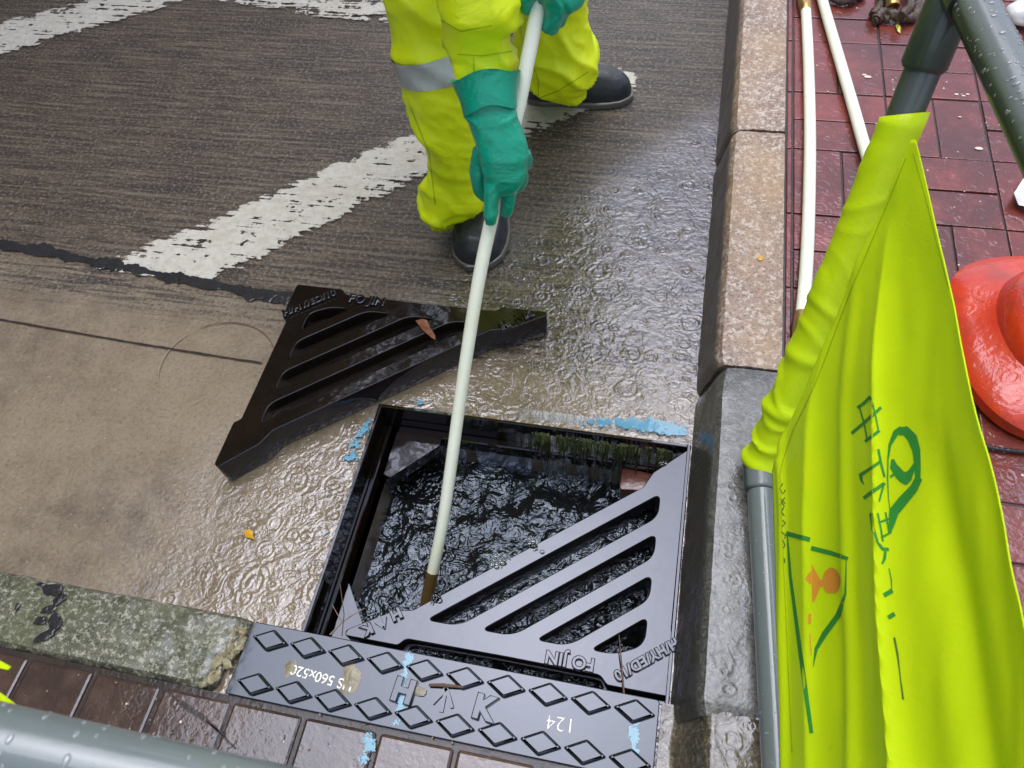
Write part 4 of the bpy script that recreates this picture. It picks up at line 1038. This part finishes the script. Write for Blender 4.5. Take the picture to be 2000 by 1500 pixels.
def stroke(bm, pts, w_):
    D = []
    ws = w_ if isinstance(w_, list) else [w_] * len(pts)
    for i in range(len(pts) - 1):
        a, b = V_(pts[i]), V_(pts[i + 1]); k = max(1, int((b - a).length / 4))
        for q in range(k): D.append((a.lerp(b, q / k), ws[i] + (ws[i + 1] - ws[i]) * q / k))
    D.append((V_(pts[-1]), ws[-1])); prev = None
    for i, (p, ww) in enumerate(D):
        t = (D[min(i + 1, len(D) - 1)][0] - D[max(i - 1, 0)][0]).normalized(); s = V_((-t.y, t.x)) * ww / 2
        a, b = cast(*(p + s)), cast(*(p - s))
        if a is None or b is None: prev = None; continue
        row = (bm.verts.new(a), bm.verts.new(b))
        if prev: bm.faces.new((prev[0], prev[1], row[1], row[0]))
        prev = row
def fillpoly(bm, pts, step=5):
    """polygon on the banner as horizontal strips"""
    ys = [p[1] for p in pts]; y_ = min(ys) + .5; prev = None
    def span(y):
        xs = []
        for (a, b) in zip(pts, pts[1:] + pts[:1]):
            if (a[1] <= y) != (b[1] <= y): xs.append(a[0] + (b[0] - a[0]) * (y - a[1]) / (b[1] - a[1]))
        return (min(xs), max(xs)) if len(xs) >= 2 else None
    rows = []
    while y_ < max(ys):
        s = span(y_)
        if s:
            r = [cast(s[0] + (s[1] - s[0]) * k / 8, y_) for k in range(9)]
            rows.append([bm.verts.new(q) for q in r] if all(q is not None for q in r) else None)
        y_ += step
    for a, b in zip(rows, rows[1:]):
        if a and b:
            for k in range(8): bm.faces.new((a[k], a[k + 1], b[k + 1], b[k]))
def z5(*P): return [(1400 + a / 1.765, 650 + b / 1.765) for a, b in P]
def z8(*P): return [(1450 + a / 3.749, 600 + b / 3.75) for a, b in P]
def z1(*P): return [(1500 + a / 2.884, 980 + b / 2.885) for a, b in P]
pm = bmesh.new()
stroke(pm, z8((848, 738), (895, 705), (943, 655)), 6); stroke(pm, z8((865, 735), (900, 860), (920, 970)), 3.4); stroke(pm, z8((940, 655), (975, 780), (1002, 915)), 3.4)
stroke(pm, z8((905, 985), (955, 945), (1008, 905)), 6); stroke(pm, z8((805, 925), (900, 845), (1020, 735)), 6)
stroke(pm, z8((998, 1040), (1020, 1150), (1045, 1245)), 5); stroke(pm, z8((1010, 1135), (940, 1185), (872, 1230), (880, 1270), (898, 1300)), [6, 5, 8, 5, 2]); stroke(pm, z8((895, 1400), (960, 1350), (1048, 1290)), 7); stroke(pm, z8((1040, 1300), (1020, 1370), (1005, 1425)), 4)
stroke(pm, z1((585, 65), (595, 150), (620, 230), (650, 268), (685, 270)), [7, 6, 5, 7, 6]); stroke(pm, z1((620, 65), (640, 160), (650, 225)), 4); stroke(pm, z1((665, 60), (680, 140), (688, 185)), 4)
stroke(pm, z1((625, 120), (690, 95)), 4); stroke(pm, z1((640, 205), (700, 170)), 4); stroke(pm, z1((665, 275), (660, 320), (645, 352)), [5, 6, 4])
stroke(pm, z1((685, 375), (698, 440), (702, 495)), [2, 3, 2]); stroke(pm, z1((655, 530), (705, 500)), 9); stroke(pm, z1((680, 655), (718, 632)), 9)
bmobj('printed_lettering', pm, M_green_ink, ban); pm = bmesh.new()
# logo
stroke(pm, z8((1175, 890), (1130, 920), (1085, 1010), (1070, 1120), (1068, 1250), (1075, 1400), (1085, 1490)), [12, 12, 6, 3, 3, 2, 2])
stroke(pm, z8((1150, 915), (1200, 905), (1250, 960), (1280, 1050), (1290, 1180), (1290, 1280)), [14, 18, 20, 16, 12, 11])
stroke(pm, z8((1300, 1250), (1260, 1330), (1180, 1420), (1115, 1500), (1098, 1590), (1092, 1650)), [14, 17, 20, 20, 12, 2])
stroke(pm, z8((1105, 1115), (1115, 1170), (1160, 1230), (1200, 1260), (1240, 1210), (1275, 1140)), [6, 16, 20, 24, 12, 5]); stroke(pm, z8((1088, 1245), (1130, 1215)), 5)
bmobj('printed_emblem', pm, M_green_ink, ban); pm = bmesh.new()
# triangle sign outline
stroke(pm, z1((105, 178), (240, 215)), 9); stroke(pm, z1((246, 262), (360, 290), (455, 322)), [9, 9, 7]); stroke(pm, z1((112, 180), (130, 420), (180, 800), (248, 1305)), [3, 6, 8, 8])
stroke(pm, z1((445, 330), (440, 520), (400, 640), (320, 750), (275, 830), (258, 930)), [2, 4, 11, 11, 7, 1])
bmobj('printed_warning_triangle', pm, M_green_ink, ban)
pm = bmesh.new()
stroke(pm, z1((715, 765), (735, 870), (748, 980), (765, 1115)), [4, 4, 2.5, 4])
bmobj('printed_stroke', pm, M_ink2, ban); pm = bmesh.new()
for seg in (((75, 0), (95, 25), (78, 60), (96, 80)), ((85, 105), (102, 120), (80, 145)), ((78, 170), (102, 190), (98, 210)), ((85, 215), (100, 245), (90, 262)), ((95, 320), (98, 345))): stroke(pm, z1(*seg), 2.2)
stroke(pm, z8((300, 1290), (278, 1330), (300, 1370), (320, 1340)), 2); stroke(pm, z8((280, 1400), (318, 1440)), 2); stroke(pm, z8((315, 1395), (280, 1450)), 2)
bmobj('printed_lettering', pm, M_ink2, ban)
pm = bmesh.new()
fillpoly(pm, z1(*[(362 + 52 * math.cos(a), 448 + 78 * math.sin(a)) for a in [k * math.pi / 12 for k in range(24)]])); fillpoly(pm, z1((248, 350), (300, 440), (325, 440), (325, 470), (300, 478), (262, 570), (252, 560)))
fillpoly(pm, z1((210, 432), (246, 390), (246, 475))); fillpoly(pm, z1((226, 632), (246, 628), (246, 690), (228, 692))); fillpoly(pm, z1((234, 745), (243, 738), (250, 880), (244, 860)))
bmobj('printed_figure', pm, M_orange_ink, ban)
hm = bmesh.new(); stroke(hm, [(lerp(Rx, y_) - 9, y_) for y_ in range(300, 1480, 20)], 1.8); bmobj('hem_stitch', hm, simple('hem_thread', (.42, .55, .0), .7).m, ban)
hm = bmesh.new(); stroke(hm, [(lerp(Lx, y_) + 12, y_) for y_ in range(310, 1480, 20)], 1.8); bmobj('hem_stitch', hm, bpy.data.materials['hem_thread'], ban)
# sleeve of the banner gathered round the post
bm = bmesh.new(); rows = []
s_top = onplane(1755, 238, BJ, pn); 
tt0 = (s_top - TJ).dot(pd); pd2 = (BP - TJ).normalized(); LL = (BP - TJ).length; NR = 130
for i in range(NR + 1):
    f = i / NR; c = TJ + pd2 * (tt0 + (LL - .0 - tt0) * f); r = .0265 + .003 * f
    row = []; ring = ringpts(c, pd, 1, 1, (c - CAMP).normalized(), 36)
    for k, v in enumerate(ring):
        d = (v - c); th = 2 * math.pi * k / 36
        wv = .0045 * max(0, math.sin(f * 58 + 1.5 * math.sin(th * 1.0 + f * 9) + 9 * nz((f * 7, th * .3, 0), 1))) ** 2 * max(.1, .6 + 1.2 * nz((f * 5, 3, 0), 1)) * (.25 + .75 * min(1, f * 2.2)) + .004 * math.exp(-((f - .62) / .02) ** 2) + .006 * math.exp(-((f - .80) / .018) ** 2) + .006 * math.exp(-((f - .985) / .02) ** 2)
        q = c + d * (r + wv)
        if i == 0: q -= pd * (.010 * math.cos(th * 1.0 + .4) + .010)
        row.append(bm.verts.new(q))
    rows.append(row)
for a, b in zip(rows, rows[1:]):
    for k in range(36): bm.faces.new((a[k], a[(k + 1) % 36], b[(k + 1) % 36], b[k]))
sl = bmobj('banner_sleeve', bm, M_fab, bar, True); m = sl.modifiers.new('s', 'SOLIDIFY'); m.thickness = .0012; finish(sl)
# rain drops clinging to the pipes
def drops(axis_a, axis_b, R_, cnt, parent, rmin=.0008, rmax=.0024, up=V_((0, 0, 1)), long_=1.6, spread=1.5):
    bm = bmesh.new(); t = (axis_b - axis_a).normalized(); s = t.cross(up).normalized(); u_ = s.cross(t).normalized()
    for k in range(cnt):
        th = rnd.uniform(-spread, spread); p = axis_a.lerp(axis_b, rnd.random()); nn = u_ * math.cos(th) + s * math.sin(th); r = rnd.uniform(rmin, rmax) * rnd.uniform(.5, 1)
        fr_ = Matrix((( *t, 0), (*(nn.cross(t)), 0), (*nn, 0), (0, 0, 0, 1))).transposed()
        fr_ = Matrix.Translation(p + nn * (R_ - r * .12)) @ fr_ @ Matrix.Diagonal((1.0, long_, .55, 1))
        bmesh.ops.create_icosphere(bm, subdivisions=2, radius=r, matrix=fr_)
    return bmobj('rain_drops', bm, M_drop, parent, True)
o_ = [c for c in bar.children if c.name.startswith('top_rail')][0]
d_ = drops(TJ + RDT * .02, TJ + RDT * .45, .0238, 240, o_); tag(d_, kind='stuff')
o_ = [c for c in bar.children if c.name.startswith('bottom_rail')][0]
d_ = drops(BJ + RD * .05, BJ + RD * .8, .0215, 130, o_, .0006, .0018); tag(d_, kind='stuff')
rebase(bar, BJ)

# ------------------------------------------------------------------ second barrier, close to the camera at lower left
bar2 = empty('barrier', 'blurred grey pipe rail crossing the lower left corner of the photo close up', 'barrier', 'pipe barriers')
a, b = atd(-60, 1441, .50), atd(560, 1580, .50); dd = (b - a).normalized(); A2, B2 = a - dd * .45, b + dd * .14
rl = tube('top_rail', [A2, a, b, B2], .0245, M_pvc, bar2, 32)
d_ = drops(a - dd * .05, b, .0245, 48, rl, .0012, .0030); tag(d_, kind='stuff')
tube('post', [A2, V_((A2.x, A2.y, .02))], .0215, M_pvc, bar2); tube('post', [B2, V_((B2.x, B2.y, .02))], .0215, M_pvc, bar2)
tube('bottom_rail', [V_((A2.x, A2.y, .045)), V_((B2.x, B2.y, .045))], .0215, M_pvc, bar2)
bm = bmesh.new(); G = []
for i in range(25):
    row = []
    for j in range(31):
        q = A2.lerp(a, i / 24 * .8); z = q.z - .02 - .02 * j; 
        yy = q.y - .01 + .012 * math.sin(i * .9) * (j / 30) + .012 * (1 - j / 30) * (i / 24)
        row.append(bm.verts.new((q.x, yy, z)))
    G.append(row)
for i in range(24):
    for j in range(30): bm.faces.new((G[i][j], G[i + 1][j], G[i + 1][j + 1], G[i][j + 1]))
o_ = bmobj('banner', bm, M_fab, bar2, True); m = o_.modifiers.new('s', 'SOLIDIFY'); m.thickness = .0012; finish(o_)
# loose tab of that banner seen over the rail
for tab in (((-40, 1332, .56), (0, 1352, .55), (46, 1386, .53), (10, 1392, .54), (-40, 1385, .55)), ((-40, 1278, .62), (0, 1290, .61), (22, 1302, .60), (18, 1308, .60), (-40, 1296, .62))):
    bm = bmesh.new(); bm.faces.new([bm.verts.new(atd(px, py, d)) for px, py, d in tab])
    o_ = bmobj('banner_tab', bm, M_fab, bar2); m = o_.modifiers.new('s', 'SOLIDIFY'); m.thickness = .0012; finish(o_)
rebase(bar2, (A2.x, A2.y, .02))

# ------------------------------------------------------------------ traffic cone
cn_ = empty('traffic_cone', 'scuffed wet orange red rubber traffic cone on the red pavers behind the banner', 'traffic cone')
CC = V_((.712, .945, .1215))
bm = bmesh.new(); NA = 120; prof = [(.225, .0, 1), (.232, .006, 1), (.232, .022, 1), (.222, .031, 1), (.20, .040, .9), (.175, .050, .7), (.163, .058, .4), (.157, .078, .25), (.142, .092, .1), (.122, .098, .0), (.106, .108, 0), (.098, .125, 0), (.098, .14, 0), (.07, .34, 0), (.045, .52, 0), (.028, .66, 0), (.026, .665, 0), (.022, .66, 0), (.020, .60, 0)]
rows = []
for r, z, sq in prof:
    r *= .86; row = []
    for k in range(NA):
        th = 2 * math.pi * k / NA
        rf = 1 / (abs(math.cos(th)) ** 3.4 + abs(math.sin(th)) ** 3.4) ** (1 / 3.4); rr = r * (1 + (rf - 1) * sq * .9)
        wob = .007 * nz((math.cos(th) * 1.2, math.sin(th) * 1.2, 2), 1) * sq
        a_ = th + .12
        row.append(bm.verts.new(CC + V_(((rr + wob) * math.cos(a_), (rr + wob) * math.sin(a_), z + (.006 * nz((math.cos(th) * 2.2, math.sin(th) * 2.2, 5), 1)) * (sq if z > .01 else 0)))))
    rows.append(row)
for a, b in zip(rows, rows[1:]):
    for k in range(NA): bm.faces.new((a[k], a[(k + 1) % NA], b[(k + 1) % NA], b[k]))
bmobj('cone_body', bm, M_cone, cn_, True)
bm = bmesh.new(); loft(bm, [CC + V_((0, 0, .30)), CC + V_((0, 0, .42))], [.0765, .0605], V_((0, 1, 0)), 48, False)
bmobj('reflective_collar', bm, M_tape, cn_, True); rebase(cn_, CC)

# ------------------------------------------------------------------ rope bundle, bags
rp = empty('rope', 'dirty brown rope bundle with a brass tube, at the top on the red pavers', 'rope')
def rope(pts, r):
    P = [atz(px, py, z) for px, py, z in pts]; bm = bmesh.new()
    loft(bm, P, [r] * len(P), V_((0, .2, 1)), 14, True, 2, 8)
    o = bmobj('strand', bm, M_rope, rp, True); displace(o, lambda p, n_: .003 * math.sin(p.x * 500 + p.y * 380) + .003 * nz(p, 60)); return o
rope([(1620, -12, .135), (1640, 0, .135), (1665, -2, .135), (1690, -20, .135)], .010)
rope([(1712, 38, .132), (1725, 25, .137), (1745, 28, .140), (1765, 35, .135), (1785, 32, .135), (1792, 12, .135), (1785, -10, .135), (1770, -28, .135)], .011)
rope([(1705, 30, .130), (1718, 12, .135), (1728, -10, .14), (1725, -35, .14)], .010); rope([(1708, 42, .128), (1720, 36, .130), (1738, 36, .133)], .009)
rope([(1760, 30, .150), (1775, 15, .15), (1776, -8, .15), (1765, -25, .15)], .009)
bm = bmesh.new(); a, b = atz(1744, 14, .150), atz(1737, -30, .17); dv = (b - a).normalized(); rws = []
for c_, r_ in ((b, .014), (a + dv * .012, .014), (a + dv * .012, .0158), (a, .0158), (a, .0115), (a + dv * .03, .0110)):
    rws.append([bm.verts.new(v) for v in ringpts(c_, dv, r_, r_, V_((0, .2, 1)), 24)])
for p, q in zip(rws, rws[1:]):
    for k in range(24): bm.faces.new((p[k], p[(k + 1) % 24], q[(k + 1) % 24], q[k]))
bmobj('brass_tube', bm, M_brass, rp, True); rebase(rp, atz(1740, 20, .12))
bm = bmesh.new(); c = atz(2010, 22, .15); bmesh.ops.create_icosphere(bm, subdivisions=4, radius=.042, matrix=Matrix.Translation(c) @ Matrix.Diagonal((1, 1.2, .6, 1)))
for v in bm.verts: v.co += (v.co - c) * (.25 * nz(v.co, 25) + .1 * nz(v.co, 60))
bg_ = tag(bmobj('plastic_bag', bm, M_white, smooth=True), 'pale grey plastic bag at the top right corner past the barrier rail', 'bag')
bm = bmesh.new(); P = [atz(px, py, .135) for px, py in ((1974, 388), (1990, 350), (2010, 330), (2060, 360), (2050, 420), (2010, 412))]
G = []
for i in range(13):
    row = []
    for j in range(13):
        u_, v_ = i / 12, j / 12; a = P[0].lerp(P[2], u_); b = P[5].lerp(P[3], u_); p = a.lerp(b, v_); row.append(bm.verts.new(p + V_((0, 0, .02 * abs(nz(p, 22)) + .008 * nz(p, 60)))))
    G.append(row)
for i in range(12):
    for j in range(12): bm.faces.new((G[i][j], G[i + 1][j], G[i + 1][j + 1], G[i][j + 1]))
o_ = bmobj('plastic_sheet', bm, M_white); m = o_.modifiers.new('s', 'SOLIDIFY'); m.thickness = .001; finish(o_)
tag(o_, 'small folded white plastic sheet on the red pavers above the cone', 'plastic sheet')
# black cable on the pavers below the cone
bm = bmesh.new(); loft(bm, [atz(px, py, .126) for px, py in ((1900, 862), (1935, 874), (1975, 880), (2040, 886), (2120, 890))], [.0035] * 5, V_((0, 0, 1)), 10, True, 2, 4)
tag(bmobj('cable', bm, M_seal, smooth=True), 'black cable on the brown pavers below the orange cone', 'cable')

# ------------------------------------------------------------------ added out of view: a block and a leafy crown that shut off the low sky
bd = empty('occluder', 'tall dark building added across the road, out of view, to darken reflections in the wet ground', 'occluder')
bm = bmesh.new(); box(bm, -22, -8, -14, 26, 0, 15.5); bmobj('wall', bm, wet('dark_render', (.045, .04, .035), (.07, .06, .05), 1.5, .3, .01, 4, 0, .1), bd)
bm = bmesh.new()
for fl in range(4):
    for k in range(12): box(bm, -8.02, -7.98, -13 + 3.2 * k, -11.2 + 3.2 * k, 1.4 + 3.5 * fl, 3.2 + 3.5 * fl)
tag(bmobj('window', bm, simple('window_glass', (.02, .025, .03), .1).m, bd), kind='stuff')
rebase(bd, (-15, 6, 0))
te = empty('blocker', 'added leafy tree behind the worker, mirrored as a dark patch in the wet road', 'blocker')  # unseen, added so the wet road mirrors a dark crown
bm = bmesh.new(); TB = V_((-2.9, 4.6, 0))
loft(bm, [TB, TB + V_((.05, 0, .3)), TB + V_((0, .05, 1.6)), TB + V_((.1, 0, 3.2)), TB + V_((.15, -.05, 5.5))], [.2, .15, .12, .10, .03], V_((0, 1, 0)), 14)
for k in range(9):
    a = k * 2.4; b0 = TB + V_((.05, 0, 2.4 + .25 * k)); b1 = b0 + V_((math.cos(a) * 1.7, math.sin(a) * 1.7, 1.1)); loft(bm, [b0, b0.lerp(b1, .5) + V_((0, 0, .15)), b1], [.06, .04, .015], V_((0, .1, 1)), 8)
bmobj('trunk', bm, simple('bark', (.08, .06, .045), .8).m, te, True)
bm = bmesh.new(); cl = [(TB + V_((rnd.gauss(0, .95), rnd.gauss(0, .95), 4.6 + rnd.gauss(0, .95))), rnd.uniform(.5, .9)) for k in range(34)]
for k in range(9000):
    c, r = cl[rnd.randrange(34)]; p = c + V_((rnd.gauss(0, 1), rnd.gauss(0, 1), rnd.gauss(0, .8))) * r * .55; sz = rnd.uniform(.05, .10)
    a_ = V_((rnd.gauss(0, 1), rnd.gauss(0, 1), rnd.gauss(0, .5))).normalized(); b_ = a_.cross(V_((rnd.gauss(0, 1), rnd.gauss(0, 1), rnd.gauss(0, 1)))).normalized()
    bm.faces.new([bm.verts.new(q) for q in (p - a_ * sz, p + b_ * sz * .5, p + a_ * sz, p - b_ * sz * .5)])
bmobj('crown', bm, simple('foliage', (.045, .075, .02), .5).m, te); rebase(te, TB)
